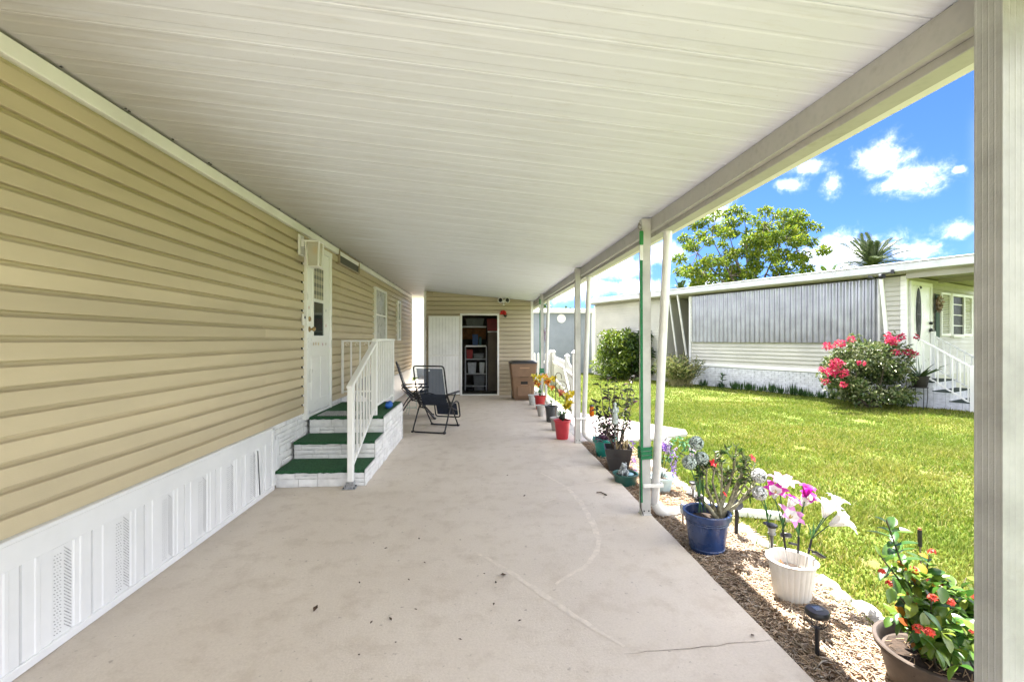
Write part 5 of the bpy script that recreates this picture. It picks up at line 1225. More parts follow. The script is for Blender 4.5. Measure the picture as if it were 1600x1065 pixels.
def lawn_stake():
    p = GR(1440, 906, GZ); rt = thing('garden_stake', 'thin stake with a black sleeve standing in the lawn behind the ixora', 'stake', (p.x, p.y, GZ - .02)); e = rel(rt, 1437, 827); g = rel(rt, 1437.5, 853)
    MB().tube([(0, 0, 0), g], .0055, 6).build('rod', mat('rust_rod', (.16, .12, .09), .7), rt); MB().tube([g, e], .012, 8).build('sleeve', BLACK, rt); MB().lathe([(.010, 0), (.008, .012), (.001, .014)], 8, e).build('cap', mat('rust_cap', (.35, .12, .05), .6), rt)
lawn_stake()

# ------------------------------------------------------------------ pots beyond the first post
def wisteria(rt, strands, dy0):
    vm = mat('wisteria_violet', (.36, .20, .62), .6, .25, 30, trans=.3); vm2 = mat('wisteria_pale', (.66, .56, .78), .6, .2, 30, trans=.3); rg = random.Random(8)
    for k, (top, bot) in enumerate(strands):
        a, b = rel(rt, *top, dy=dy0), rel(rt, *bot, dy=dy0); m = MB(); n = 46
        for i in range(n):
            t = i / n; c = a.lerp(b, t); r = .040 * (1 - t * .65)
            for q in range(2):
                an = rg.uniform(0, 6.28); d = Vector((math.cos(an), math.sin(an), -.3)); m.leaf(c + d * r * rg.uniform(.2, .9), d + Vector((0, 0, rg.uniform(-.5, .5))), (rg.uniform(-1, 1), rg.uniform(-1, 1), 1), .024, .020, .4, .2)
        m.build('bloom_strand', vm if k % 2 else vm2, rt)
def lightblue_pot():
    p = GR(1037, 771, POTZ); m = mat('pale_blue_pot', (.46, .58, .58), .45, .04, 8, stain=.2, stain_col=(.3, .36, .34)); rt = pot('pale blue bowl pot with violet artificial wisteria behind the near downspout', (p.x + .01, p.y + .09, POTZ - .012), .090, .122, .165, m, soil=.78, rim=.018); rt.rotation_euler.z = 0
    wisteria(rt, [((1041, 682), (1043, 708)), ((1051, 694), (1054, 745)), ((1082, 692), (1083, 722)), ((1036, 690), (1037, 704))], 0)
    st = MB()
    for e in ((1041, 684), (1051, 694), (1082, 692)): st.tube(curve((0, 0, .12), rel(rt, *e), (0, 0, .04)), .004, 6)
    st.build('stems', mat('vine_dark', (.05, .045, .03), .7), rt)
    nr = np.random.default_rng(6); lumps = [(*rel(rt, u, v), .05, .04, .03) for u, v in ((1042, 692), (1062, 690), (1074, 700), (1050, 712), (1036, 715), (1070, 690))]
    V, Fq = lump_leaves(nr, 90, lumps, .03, .06, .45); big_mesh('leaves', V, Fq, leafmat('silk_leaf', [(.06, .20, .07), (.12, .28, .12), (.05, .15, .05)]), parent=rt, kind=None)
    q = rel(rt, 1072, 712); MB().tube([rel(rt, 1060, 706), q], .006, 6).build('solar_cell_arm', BLACK, rt)
lightblue_pot()
def frog_bowl():
    p = GR(985, 761, POTZ); m = mat('dark_teal_bowl', (.018, .085, .068), .4, .08, 8); rt = pot('low dark green bowl holding a grey frog figurine beside the near post', (p.x - .02, p.y + .10, POTZ - .012), .105, .125, .135, m, soil=.86, rim=.012); rt.rotation_euler.z = 0
    g = Vector(rt.location) + Vector((-.03, -.03, .118)); fr = thing('frog_figurine', 'mottled grey frog figurine sitting in the low dark green bowl', 'figurine', g); F_ = mat('frog_stone', (.30, .33, .34), .6, .35, 40, .3, 80)
    b = MB().blob((0, .01, .05), (.04, .045, .05), 12, 8).blob((0, -.015, .105), (.032, .034, .026), 12, 8)
    for s_ in (-1, 1): b.blob((s_ * .018, -.02, .13), (.011, .011, .011), 8, 6).blob((s_ * .042, .0, .03), (.018, .036, .026), 10, 6).blob((s_ * .028, -.04, .03), (.010, .012, .034), 8, 6)
    b.build('body', F_, fr, smooth=60); MB().blob((.06, -.0, .012), (.05, .05, .014), 12, 6).build('blue_base', mat('frog_base', (.25, .42, .48), .5), fr, smooth=60)
frog_bowl()
def purple_heart(rt, r, n, h0, h1, seed, cols):
    rg = random.Random(seed); nr = np.random.default_rng(seed); st = MB(); P, D = [], []
    for i in range(n):
        a = rg.uniform(0, 6.28); b = Vector((math.cos(a) * r * rg.uniform(0, .6), math.sin(a) * r * rg.uniform(0, .6), h0)); e = Vector((math.cos(a) * r * rg.uniform(.5, 1.7), math.sin(a) * r * rg.uniform(.5, 1.7), rg.uniform(h0 + .05, h1)))
        st.tube(curve(b, e, (0, 0, .03)), .003, 5)
        for k in range(7): t = .25 + k / 8; c = b.lerp(e, t); P.append(c); D.append((e - b).normalized() * .5 + Vector((rg.gauss(0, .7), rg.gauss(0, .7), rg.gauss(.1, .4))))
    m = len(P); V, Fq = leaf_arrays(np.array([tuple(x) for x in P]), np.array([tuple(x) for x in D]), nr.normal(size=(m, 3)) * .5 + np.array([0, 0, 1]), nr.uniform(.035, .075, m), nr.uniform(.012, .020, m)); st.build('stems', mat('purple_stem', (.10, .03, .07), .6), rt)
    big_mesh('leaves', V, Fq, leafmat('purple_leaf_%d' % seed, cols, .3), parent=rt, kind=None)
def teal_pot():
    p = GR(948, 715, POTZ); m = mat('teal_pot', (.016, .27, .225), .4, .06, 8, coat=.1); rt = pot('bright teal flower pot with purple-leaved plants at the slab edge', (p.x - .0, p.y + .10, POTZ - .012), .10, .148, .25, m, rim=.03); rt.rotation_euler.z = 0
    purple_heart(rt, .19, 38, .19, .55, 3, [(.09, .035, .08), (.17, .06, .14), (.34, .20, .30), (.06, .05, .05)])
    o = rel(rt, 963, 687)
teal_pot()
def square_pot():
    p = GR(970, 738, POTZ); rt = thing('square_planter', 'tapered charcoal square planter with a tall leggy dark-leaved shrub', 'planter', (p.x, p.y + .12, POTZ - .012), R(-12)); m = mat('charcoal_planter', (.035, .033, .033), .5, .1, 8); h = .285; w0, w1 = .10, .155
    vs, fs = [], []
    prof = [(w0, 0), (w1, h), (w1 - .012, h), (w0 + .035, h * .6)]
    for w, z in prof: vs += [(-w, -w, z), (w, -w, z), (w, w, z), (-w, w, z)]
    for k in range(3): fs += [(4 * k + i, 4 * k + (i + 1) % 4, 4 * k + 4 + (i + 1) % 4, 4 * k + 4 + i) for i in range(4)]
    fs += [(0, 3, 2, 1), (12, 13, 14, 15)]; MB().add(vs, fs).build('pot_body', m, rt); MB().box(-.125, .125, -.125, .125, h * .6, h * .82).build('soil', SOIL, rt)
    rt2 = rt; rg = random.Random(14); nr = np.random.default_rng(14); st = MB(); P, D = [], []
    ends = [((923, 620), .0), ((938, 596), .05), ((948, 585), -.03), ((955, 612), .1), ((972, 600), .0), ((985, 590), .05), ((992, 612), -.05), ((930, 648), .0), ((975, 640), -.08), ((985, 655), .05), ((945, 640), .08), ((962, 590), .02), ((992, 585), .02)]
    for (u, v), dy in ends:
        e = rel(rt, u, v, dy=dy); b = Vector((rg.uniform(-.05, .05), rg.uniform(-.05, .05), .22)); k = b.lerp(e, .55) + Vector((rg.uniform(-.05, .05), rg.uniform(-.04, .04), .04)); pts = [b, b.lerp(k, .5), k, k.lerp(e, .5) + Vector((0, 0, .02)), e]; st.tube(pts, [.008, .007, .005, .004, .0025], 6)
        for q in range(22):
            t = .25 + .75 * q / 22; c = b.lerp(k, t / .55) if t < .55 else k.lerp(e, (t - .55) / .45); d = Vector((rg.gauss(0, 1), rg.gauss(0, 1), rg.gauss(.1, .6))).normalized()
            if t > .7 or rg.random() < .7: P.append(c + d * .01); D.append(d)
    st.build('stems', mat('leggy_stem', (.11, .085, .06), .8, .2, 20), rt); n = len(P)
    V, Fq = leaf_arrays(np.array([tuple(x) for x in P]), np.array([tuple(x) for x in D]), nr.normal(size=(n, 3)) * .6 + np.array([0, 0, 1]), nr.uniform(.04, .095, n), nr.uniform(.022, .044, n)); big_mesh('leaves', V, Fq, leafmat('leggy_leaf', [(.018, .035, .018), (.035, .06, .02), (.075, .11, .03), (.02, .03, .02), (.14, .06, .09)], .25), parent=rt, kind=None)
    dl = MB()
    for i in range(9): a = rg.uniform(-.6, .9); dl.leaf((rg.uniform(-.04, .1), rg.uniform(-.1, 0), .24), (a, rg.uniform(-.5, .2), 1.2), (rg.uniform(-.5, .5), -1, .3), rg.uniform(.10, .22), .022, .2, .1)
    dl.build('dry_blades', mat('dry_blade', (.38, .29, .15), .7, .15, 20, trans=.2), rt)
    rg2 = random.Random(2)
    for (u, v) in ((988, 690), (990, 720), (992, 738)):
        q = MB(); c = rel(rt, u, v, dy=-.12)
        for i in range(26): d = Vector((rg2.gauss(0, 1), rg2.gauss(0, 1), rg2.gauss(0, 1))).normalized(); q.leaf(c + d * .035 * rg2.random() + Vector((0, 0, rg2.uniform(-.04, .04))), d, (0, 0, 1), .026, .02, .3, .1)
        q.build('violet_bloom', mat('wisteria_violet', (.36, .20, .62), .6, .25, 30), rt)
    # white angel figurine on a stake in this planter
    w = PY(961, 661, rt.location.y - .05); an = thing('angel_figurine', 'white angel figurine on a thin stake among the leggy shrub', 'figurine', (w.x, w.y, .21)); H = w.z - .21
    A = mat('angel_white', (.50, .56, .52), .4, .06, 14, trans=.25); MB().tube([(0, 0, 0), (0, 0, H + .02)], .005, 6).build('stake', mat('steel_stake', (.35, .35, .35), .35, metal=.8), an)
    MB().lathe([(.010, H - .02), (.040, H), (.036, H + .06), (.027, H + .12), (.021, H + .155), (.024, H + .18), (.010, H + .20)], 16).build('robe', A, an, smooth=50); MB().blob((0, 0, H + .22), (.020, .020, .025), 12, 8).build('head', A, an, smooth=60)
    for s_ in (-1, 1):
        wg = MB(); wg.leaf((s_ * .012, .02, H + .10), (s_ * .45, .25, .8), (0, -1, 0), .11, .045, .1, .1); wg.build('wing', A, an); MB().tube([(s_ * .020, 0, H + .17), (s_ * .028, -.02, H + .13), (s_ * .006, -.035, H + .135)], [.007, .006, .005], 6).build('arm', A, an, smooth=60)
square_pot()
def orange_lantern():
    p = GR(931, 707, POTZ); rt = thing('lantern_stake', 'small orange lantern on a thin stake beside the teal pot', 'lantern', (p.x, p.y, POTZ - .03)); t, b = rel(rt, 924.5, 633), rel(rt, 924.5, 650); x = t.x
    MB().tube([(0, 0, 0), (0, 0, t.z - .02), (x * .5, 0, t.z + .02), (x, 0, t.z)], .004, 6).build('hook', BLACKM, rt); MB().lathe([(.030, 0), (.034, .02), (.026, t.z - b.z - .01)], 14, (x, 0, b.z)).build('glass', mat('orange_glass', (.75, .20, .015), .25, trans=.4), rt, smooth=50); MB().lathe([(.036, 0), (.020, .018), (.002, .026)], 14, (x, 0, t.z - .012)).build('roof', BLACKM, rt)
orange_lantern()

# pots standing on the slab in a row
YL_ = mat('yellow_petal', (.62, .50, .025), .55, .2, 20, trans=.3); OR_ = mat('orange_petal', (.68, .24, .04), .55, .2, 20, trans=.3); SA_ = mat('salmon_petal', (.66, .22, .13), .55, .2, 20, trans=.3)
def slab_pot(label, uv, dyc, r0, r1, h, m, blooms, seed, shape_rim=.02, leaves=True):
    p = GR(*uv, 0); rt = pot(label, (p.x, p.y + dyc, .003), r0, r1, h, m, rim=shape_rim, group='potted solar flowers in a row on the slab'); rt.rotation_euler.z = 0; rg = random.Random(seed)
    for i, (u, v, L, a, b) in enumerate(blooms):
        q = rel(rt, u, v + 3, dy=rg.uniform(-.05, .03)); lily(rt, q, (rg.uniform(-.4, .4), -.5, 1), L, a, b, seed * 7 + i, rg.uniform(.9, 1.25)); MB().tube(curve((0, 0, h * .75), q, (q.x * -.1, 0, .01)), .004, 6).build('stem', GREEN_STEM, rt)
    if leaves:
        lv = MB()
        for i in range(12): a = rg.uniform(0, 6.28); lv.leaf((0, 0, h + .06), (math.cos(a) * .8, math.sin(a) * .8, rg.uniform(.1, 1)), (0, 0, 1), rg.uniform(.09, .17), .034, .2, .25)
        lv.build('leaves', mat('silk_green', (.08, .30, .07), .5, .2, 15, trans=.3), rt)
        MB().cbox(-.055, .0, -.10, -.07, h + .05, h + .062, .004).build('solar_cell', BLACK, rt); MB().tube([(0, 0, h * .75), (-.02, -.06, h + .05)], .004, 5).build('arm', BLACK, rt)
    return rt
RED = mat('red_pot', (.52, .035, .050), .45, .06, 8); GREYP = mat('grey_pot', (.36, .345, .32), .6, .08, 8); DKG = mat('charcoal_pot', (.040, .043, .046), .5, .08, 8); LTG = mat('light_grey_pot', (.50, .53, .53), .55, .06, 8)
r1 = slab_pot('rose-red flower pot with yellow and salmon lilies, front of the row by the second post', (880, 687), .08, .088, .120, .285, RED, [(874, 616, .10, SA_, SA_), (884, 622, .10, YL_, YL_), (889, 634, .11, YL_, YL_), (893, 618, .10, YL_, YL_), (884, 638, .09, YL_, YL_)], 2)
k_ = MB().blob((.0, -.02, .33), (.05, .05, .045), 10, 7, jit=.2).build('dark_foliage', mat('dark_leaf', (.015, .03, .012), .6), r1)
slab_pot('plain grey flower pot tucked behind the front rose-red pot', (871, 674), .10, .075, .100, .21, GREYP, [], 3, leaves=False)
slab_pot('charcoal flower pot with orange and yellow lilies in the middle of the row', (863, 660), .09, .092, .113, .285, DKG, [(857, 600, .11, OR_, OR_), (866, 594, .11, YL_, YL_), (853, 594, .10, YL_, OR_), (862, 607, .09, OR_, OR_)], 4)
slab_pot('squat tapering grey flower pot left of the charcoal pot', (846, 651), .08, .052, .092, .215, GREYP, [], 5, leaves=False)
slab_pot('deep red flower pot with yellow and orange lilies near the bin', (845, 640), .10, .09, .120, .285, mat('deep_red_pot', (.40, .020, .022), .45, .06, 8), [(836, 598, .11, OR_, YL_), (845, 592, .12, YL_, YL_), (833, 589, .10, YL_, YL_), (851, 590, .11, YL_, OR_), (841, 602, .10, OR_, OR_)], 6)
slab_pot('pale grey flower pot beside the garbage bin, farthest of the row', (832, 633), .08, .062, .082, .23, LTG, [], 7, leaves=False)

def scroll():
    p = GR(879, 662); rt = thing('scroll_ornament', 'dark metal spiral garden ornament with a crook beside the charcoal pot', 'garden ornament', (1.60, p.y, GZ + .05)); M = mat('bronze_wire', (.12, .09, .07), .45, .15, 20, metal=.5)
    c = rel(rt, 878, 604); pts = [c + Vector((math.cos(t) * (.012 + .011 * t), 0, math.sin(t) * (.012 + .011 * t))) for t in [i * .35 for i in range(38)]]; MB().tube(pts, .006, 6).build('spiral', M, rt, smooth=60)
    a = rel(rt, 868, 600); top = rel(rt, 872.5, 582); MB().tube([(a.x, 0, 0), (a.x, 0, top.z - .05), (a.x + .02, 0, top.z - .01), (top.x + .01, 0, top.z), (top.x + .05, 0, top.z - .03), (top.x + .055, 0, top.z - .11)], .007, 6).build('crook', M, rt, smooth=60)
    MB().tube([pts[-1], (pts[-1].x + .02, 0, 0)], .006, 6).build('leg', M, rt)
scroll()

# ------------------------------------------------------------------ green straps tied to the first and third posts
def strap(post, label, vtop, wrap_z, thick=.022):
    x, y = post; xs = x - .048; yf = y - .045; SM = mat('green_webbing', (.010, .17, .062), .7, .12, 60, .5, 300)
    rt = thing('ratchet_strap', label, 'strap', (xs, yf, .0)); T = lambda *a: Vector(a) - Vector((xs, yf, 0)); zt = 2.47
    MB().tube([T(xs, yf + .02, zt), T(xs - .02, yf, zt + .015), T(xs - .028, yf, zt - .02), T(xs - .01, yf, zt - .045), T(xs, yf, zt - .03)], .006, 6).build('hook', mat('steel_hook', (.25, .24, .22), .4, metal=.8), rt, smooth=60)
    MB().cbox(-.016, .016, -.012, .012, zt - .17, zt - .05, .006).build('buckle', mat('green_buckle', (.02, .22, .05), .4), rt)
    MB().cbox(-.014, .014, -.004, .004, zt - .30, zt - .17, .002).build('clip', WHITE, rt)
    MB().bar((0, 0, zt - .30), (.004, -.002, wrap_z), thick, .004, (0, 1, 0)).build('webbing', SM, rt)
    w = MB(); hx, hy = .048, .046
    for i in range(3):
        z = wrap_z - .055 + i * .036; c = Vector((x - xs, y - yf, z)); pts = [c + Vector((sx * hx, sy * hy, dz)) for sx, sy, dz in ((-1, -1, 0), (1, -1, .006), (1, 1, 0), (-1, 1, -.006))]
        for a, b in zip(pts, pts[1:] + pts[:1]): w.bar(a + (a - b).normalized() * .001, b, .003, .030)
    w.build('wrap', SM, rt); MB().bar((-.008, -.004, wrap_z - .06), (-.004, -.010, .12), .026, .003, (0, 1, 0)).build('tail', SM, rt)
    MB().tube([(-.012, -.012, wrap_z - .05), (-.014, -.014, .3), (-.010, -.012, .08), (.012, -.014, .015)], .004, 5).build('cord', mat('dark_cord', (.03, .03, .03), .8), rt)
strap(POSTS[1], 'green ratchet strap hooked at the roof and wrapped round the nearer fluted post', 345, .55)
strap(POSTS[3], 'green ratchet strap hanging down the farthest carport post near the shed', 450, .8)
# ------------------------------------------------------------------ the neighbour's house: s runs along its front wall (nearer = larger), t into the house
NA = GR(1078, 600, GZ); nd = -ray(384, 530); nd.z = 0; nd.normalize(); nn = Vector((-nd.y, nd.x, 0)); NRZ = math.atan2(nd.y, nd.x)
def NBl(p): q = p - NA; return Vector((q.dot(nd), q.dot(nn), q.z))
def NB(u, v, t=0.):
    r = ray(u, v); k = ((NA + nn * t - Vector((0, 0, CAMZ))).dot(nn)) / r.dot(nn); return NBl(Vector((0, 0, CAMZ)) + r * k)
def NE(u, v, s):
    r = ray(u, v); k = ((NA + nd * s - Vector((0, 0, CAMZ))).dot(nd)) / r.dot(nd); return NBl(Vector((0, 0, CAMZ)) + r * k)
def NW(s, t, z=0.): return NA + nd * s + nn * t + Vector((0, 0, z))
CREAM = mat('cream_vinyl', (.46, .45, .385), .5, .04, 1.5, .05, 120, stain=.2, stain_col=(.31, .29, .23))
BRICKW = mat('white_brick', (.66, .67, .69), .8, .1, 9, .5, 60, stain=.3, stain_col=(.42, .42, .41))
NS0 = 6.03
def lap(m, a, b, z0, z1, h, face, off=0., proud=.032):
    """clapboards as one sheet; face 't': on plane t=off looking to -t, from s=a..b; face 's': on plane s=off looking to +s, t=a..b"""
    z = z0
    while z < z1 - .005:
        zz = min(z + h, z1)
        if face == 't': m.add([(a, off, z), (b, off, z), (b, off - proud, z), (a, off - proud, z), (b, off - .002, zz), (a, off - .002, zz)], [(0, 1, 2, 3), (3, 2, 4, 5)])
        else: m.add([(off, a, z), (off, b, z), (off + proud, b, z), (off + proud, a, z), (off + .002, b, zz), (off + .002, a, zz)], [(3, 2, 1, 0), (3, 5, 4, 2)][0:1] + [(3, 2, 4, 5)])
        z = zz
    return m
FASC = mat('aged_white_gutter', (.46, .47, .47), .45, .06, 3, stain=.3, stain_col=(.42, .42, .40))
DGL = mat('dark_glass', (.014, .016, .016), .45, .1, 5, spec=.12)
def neighbour():
    rt = thing('neighbour_house', 'cream sided house with corrugated shutter and white brick base across the lawn', 'house', NA, NRZ)
    S0 = NS0; zr = 3.06
    MB().box(0, S0 - .02, .015, 4.9, 0, zr).build('wall', CREAM, rt)
    lap(MB(), .06, S0 - .0, .76, zr, .115, 't').build('front_siding', CREAM, rt, kind='stuff'); lap(MB(), .0, 4.9, .65, zr, .115, 's', S0 - .015).build('end_siding', CREAM, rt, kind='stuff')
    # base of thin white bricks, ledge above
    bk = MB(); rg = random.Random(3); z = .01; r = 0
    while z < .64:
        s_ = .0 - (r % 2) * .1
        while s_ < S0:
            a, b = max(s_, 0), min(s_ + .20, S0)
            if b - a > .02: bk.box(a + .004, b - .004, -.022 - rg.uniform(0, .008), .01, z + .003, z + .055)
            s_ += .205
        z += .058; r += 1
    MB().box(0, S0, -.014, .012, 0, .66).build('brick_backing', mat('brick_joint', (.42, .42, .43), .9, .1, 10), rt)
    bk.build('brick_base', BRICKW, rt, kind='stuff')
    MB().cbox(-.02, S0 + .02, -.045, -.001, .665, .765, .006).build('base_ledge', WHITE, rt)
    MB().cbox(-.02, .06, -.035, .0, .77, zr, .004).build('corner_trim', WHITE, rt)
    # corrugated storm shutter
    a, b = .16, 5.53; z0, z1 = 1.475, zr - .02; n = 36 * 8; vs = []
    for i in range(n + 1):
        s_ = a + (b - a) * i / n; t = -.085 - .030 * math.sin(i / 8 * 2 * math.pi)
        for zq in (z0, (z0 * .7 + z1 * .3), (z0 * .35 + z1 * .65), z1): vs.append((s_, t + .004 * math.sin(zq * 7 + s_), zq))
    m = MB().add(vs, [(4 * i + j, 4 * i + 4 + j, 4 * i + 5 + j, 4 * i + 1 + j) for i in range(n) for j in range(3)])
    mt, N, bb, pos, out = mat_nodes('corrugated_aluminium'); bb.inputs['Metallic'].default_value = .85
    nz = N.noise(pos, 3, 5, .6); N.l.new(N.mix(N.mapr(nz, .3, .7), (.25, .255, .265), (.36, .365, .38)), bb.inputs['Base Color']); N.put(bb.inputs['Roughness'], N.mapr(N.noise(pos, 6, 4), .3, .7, .28, .38))
    sh = m.build('storm_shutter', mt, rt, smooth=60); MB().cbox(a - .02, a + .01, -.12, -.0, z0, z1, .003).cbox(b - .01, b + .03, -.12, -.0, z0, z1, .003).build('shutter_rail', ALU, sh)
    MB().box(a, b, -.045, -.016, z0 + .01, z1).build('shutter_back', DARK, sh)
    # roof with deep white fascia gutter that runs past both ends
    sL, sR = -5.1, 10.4
    MB().cbox(sL, sR, -.50, -.38, zr + .06, zr + .235, .012).build('fascia_gutter', FASC, rt); MB().cbox(sL, sR, -.515, -.375, zr + .236, zr + .262, .006).build('drip_edge', FASC, rt)
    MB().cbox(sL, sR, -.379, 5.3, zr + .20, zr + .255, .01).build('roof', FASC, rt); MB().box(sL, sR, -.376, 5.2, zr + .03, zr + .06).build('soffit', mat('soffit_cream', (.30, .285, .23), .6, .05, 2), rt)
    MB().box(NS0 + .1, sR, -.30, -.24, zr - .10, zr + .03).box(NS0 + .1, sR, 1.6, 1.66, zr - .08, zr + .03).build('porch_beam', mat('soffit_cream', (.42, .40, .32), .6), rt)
    # left: carport recess, then a store room flush with the front
    MB().box(-5.0, -1.1, .012, 4.9, 0, zr + .02).build('store_wall', CREAM, rt); lap(MB(), -5.0, -1.1, .02, zr, .10, 't').build('store_siding', CREAM, rt, kind='stuff')
    MB().cbox(-5.04, -4.96, -.03, .0, 0, zr, .004).build('store_trim', WHITE, rt)
    MB().box(-1.1, 0, 2.6, 2.7, 0, zr + .02).build('recess_wall', mat('recess_shade', (.06, .062, .065), .8), rt)  # near-black wall colour carries the shade of the deep recess
    dz = .5; MB().cbox(-.85, -.12, 2.56, 2.595, .0, 2.05, .01).build('recess_door', mat('grey_door', (.13, .145, .155), .5), rt)
    rl = MB(); rl.bar((-.9, 2.2, .55), (-.2, 2.0, .95), .04, .04); 
    for i in range(5): rl.bar((-.9 + i * .16, 2.2 - i * .045, .1), (-.9 + i * .16, 2.2 - i * .045, .55 + i * .09), .025, .025)
    rl.build('recess_railing', WHITE, rt)
    MB().bar((-.18, -.42, zr + .05), (-.02, -.06, .55), .055, .055, b=.005).build('slanted_post', ALU, rt); MB().bar((-.55, -.42, zr + .05), (-.35, -.1, .2), .05, .05, b=.005).build('slanted_post', ALU, rt)
    # slender fascia posts by the porch corner
    MB().bar((5.70, -.44, zr + .05), (5.80, -.12, .3), .065, .06, b=.005).build('slanted_post', WHITE, rt); MB().cbox(NS0 - .10, NS0 + .022, -.03, .0, .77, zr, .004).cbox(NS0 + .0, NS0 + .022, .0, .07, .65, zr, .004).build('corner_trim', WHITE, rt)
    # spot lamps clamped under the gutter
    p = NB(1368, 434, -.5); sp = MB().tube([p + Vector((.32, 0, .10)), p + Vector((.05, -.02, .02))], .012, 6).cbox(p.x + .30, p.x + .36, p.y - .02, p.y + .05, p.z + .06, p.z + .15, .004).build('spot_lamp', BLACK, rt)
    for s_, e in ((-1, 0), (1, 0)):
        M = Matrix.Translation(p + Vector((.03 + s_ * .05, -.03, -.02))) @ Matrix.Rotation(R(70 * s_), 4, 'Y') @ Matrix.Rotation(R(20), 4, 'X'); MB().lathe([(.02, 0), (.045, .04), (.06, .12), (.05, .12), (.001, .10)], 12, M=M).build('spot_head', BLACK, sp, smooth=40)
    # end wall: door with oval glass, window with louvred shutters
    s = S0 + .006; fz = .66; D = mat('white_door_paint', (.84, .84, .80), .32)
    d = MB().cbox(s - .02, s + .03, .22, 1.30, fz, 2.86, .004).build('door', D, rt); MB().cbox(s - .0, s + .05, .13, .22, fz, 2.95, .004).cbox(s - .0, s + .05, 1.30, 1.39, fz, 2.95, .004).cbox(s - .0, s + .05, .22, 1.30, 2.86, 2.95, .004).build('door_frame', WHITE, d)
    oc = NE(1434, 491, s + .03); ov = lambda rt_, rz_: [(s + .031, oc.y + math.cos(k * .314) * rt_, oc.z - 0 + math.sin(k * .314) * rz_) for k in range(20)]
    MB().extrude(ov(.205, .70), (.012, 0, 0)).build('oval_frame', WHITE, d); MB().extrude([Vector(p) + Vector((.0125, 0, 0)) for p in ov(.165, .645)], (.003, 0, 0)).build('oval_glass', DGL, d)
    MB().tube([(s + .05, oc.y, oc.z - .55), (s + .05, oc.y, oc.z + .55)], .008, 5).tube([(s + .05, oc.y - .11, oc.z), (s + .05, oc.y + .11, oc.z)], .008, 5).tube([(s + .05, oc.y + math.cos(k * .6283) * .09, oc.z + math.sin(k * .6283) * .3) for k in range(10)], .008, 5, True).build('lead_came', mat('lead', (.10, .10, .10), .4), d)
    for (v, r) in ((516, .05), (505, .04)): q = NE(1452.5, v, s + .03); MB().blob((s + .06, q.y, q.z), (.04, r, r), 10, 6).build('door_hardware', BLACK, d, smooth=60)
    q = NE(1438, 449, s + .03); MB().blob((s + .035, q.y, q.z), (.012, .09, .035), 10, 6).build('house_plaque', BLACK, d)
    wl_, wr_, wt, wb = 2.55, 3.55, 2.72, 1.40
    q0, q1 = NE(1486, 445, s), NE(1503, 525, s); wl_, wr_ = q0.y, q1.y; wt, wb = 2.78, NE(1490, 525, s).z - .0
    w = MB().cbox(s, s + .05, wl_ - .07, wl_, wb, wt, .004).cbox(s, s + .05, wr_, wr_ + .07, wb, wt, .004).cbox(s, s + .05, wl_, wr_, wt - .07, wt, .004).cbox(s, s + .06, wl_, wr_, wb - .03, wb + .05, .004).build('window', WHITE, rt)
    MB().box(s + .008, s + .012, wl_, wr_, wb, wt).build('pane', DGL, w)
    for i in range(1, 4): zz = wb + (wt - wb) * i / 4; MB().box(s + .012, s + .025, wl_, wr_, zz - .012, zz + .012).build('glazing_bar', WHITE, w)
    for (a, b) in ((wl_ - .75, wl_ - .08), (wr_ + .08, wr_ + .72)):
        o = MB().cbox(s, s + .035, a, a + .06, wb, wt, .004).cbox(s, s + .035, b - .06, b, wb, wt, .004).cbox(s, s + .035, a + .06, b - .06, wb, wb + .06, .004).cbox(s, s + .035, a + .06, b - .06, wt - .06, wt, .004).build('shutter', WHITE, rt); lv = MB(); zz = wb + .07
        while zz < wt - .08: lv.bar((s + .016, a + .06, zz), (s + .016, b - .06, zz), .028, .008, (.6, 0, 1)); zz += .045
        lv.build('louvres', WHITE, o, kind='stuff')
    # stoop of white brick and steps running down along +s between two white railings
    fzz = .64; st = [(S0 + .02, S0 + .50, .60), (S0 + .50, S0 + .78, .40), (S0 + .78, S0 + 1.08, .20)]
    sp_ = MB(); tr = MB()
    for a, b, h in st:
        z = .0
        while z < h - .02:
            q = a
            while q < b - .01: e = min(q + .2, b); sp_.box(q + .003, e - .003, -.02 - rg.uniform(0, .006), .0, z + .003, min(z + .055, h)); q = e
            z += .058
        sp_.box(a, b, .0, 1.35, 0, h - .01); tr.cbox(a - .02, b + .012, -.03, 1.36, h - .009, h + .012, .004); sp_.box(b - .002, b + .004, .0, 1.35, 0, h - .012)
    so_ = sp_.build('stoop', BRICKW, rt); tr.build('stoop_carpet', mat('dark_carpet', (.014, .03, .020), .95, .2, 40), so_)
    for k, t in enumerate((.03, 1.22)):
        ra, rb = Vector((S0 + .12, t, 1.66)), Vector((S0 + 1.12, t, .96)); rl = MB().bar(ra, rb, .045, .035, b=.004); o = rl.build('stair_railing', WHITE, rt)
        MB().bar(ra - Vector((0, 0, .78)), rb - Vector((0, 0, .78)), .03, .03).build('lower_rail', WHITE, o)
        for i in range(8): q = ra.lerp(rb, (i + .5) / 8); MB().box(q.x - .011, q.x + .011, q.y - .011, q.y + .011, q.z - .78, q.z - .01).build('baluster', WHITE, o)
        MB().cbox(rb.x - .03, rb.x + .06, t - .045, t + .045, .0, 1.0, .006).build('newel', WHITE, o)
        if k: MB().cbox(ra.x - .04, ra.x + .04, t - .04, t + .04, .6, 1.76, .006).build('newel', WHITE, o)
    # wreath-like dried flowers and a shell mobile by the door, green bunting strip
    w0 = NE(1463, 475, s + .04); wr = thing('door_wreath', 'dried flower wreath hanging beside the neighbour oval glass door', 'wreath', NW(s + .05, w0.y, w0.z - .12), NRZ); m = MB(); r3 = random.Random(5)
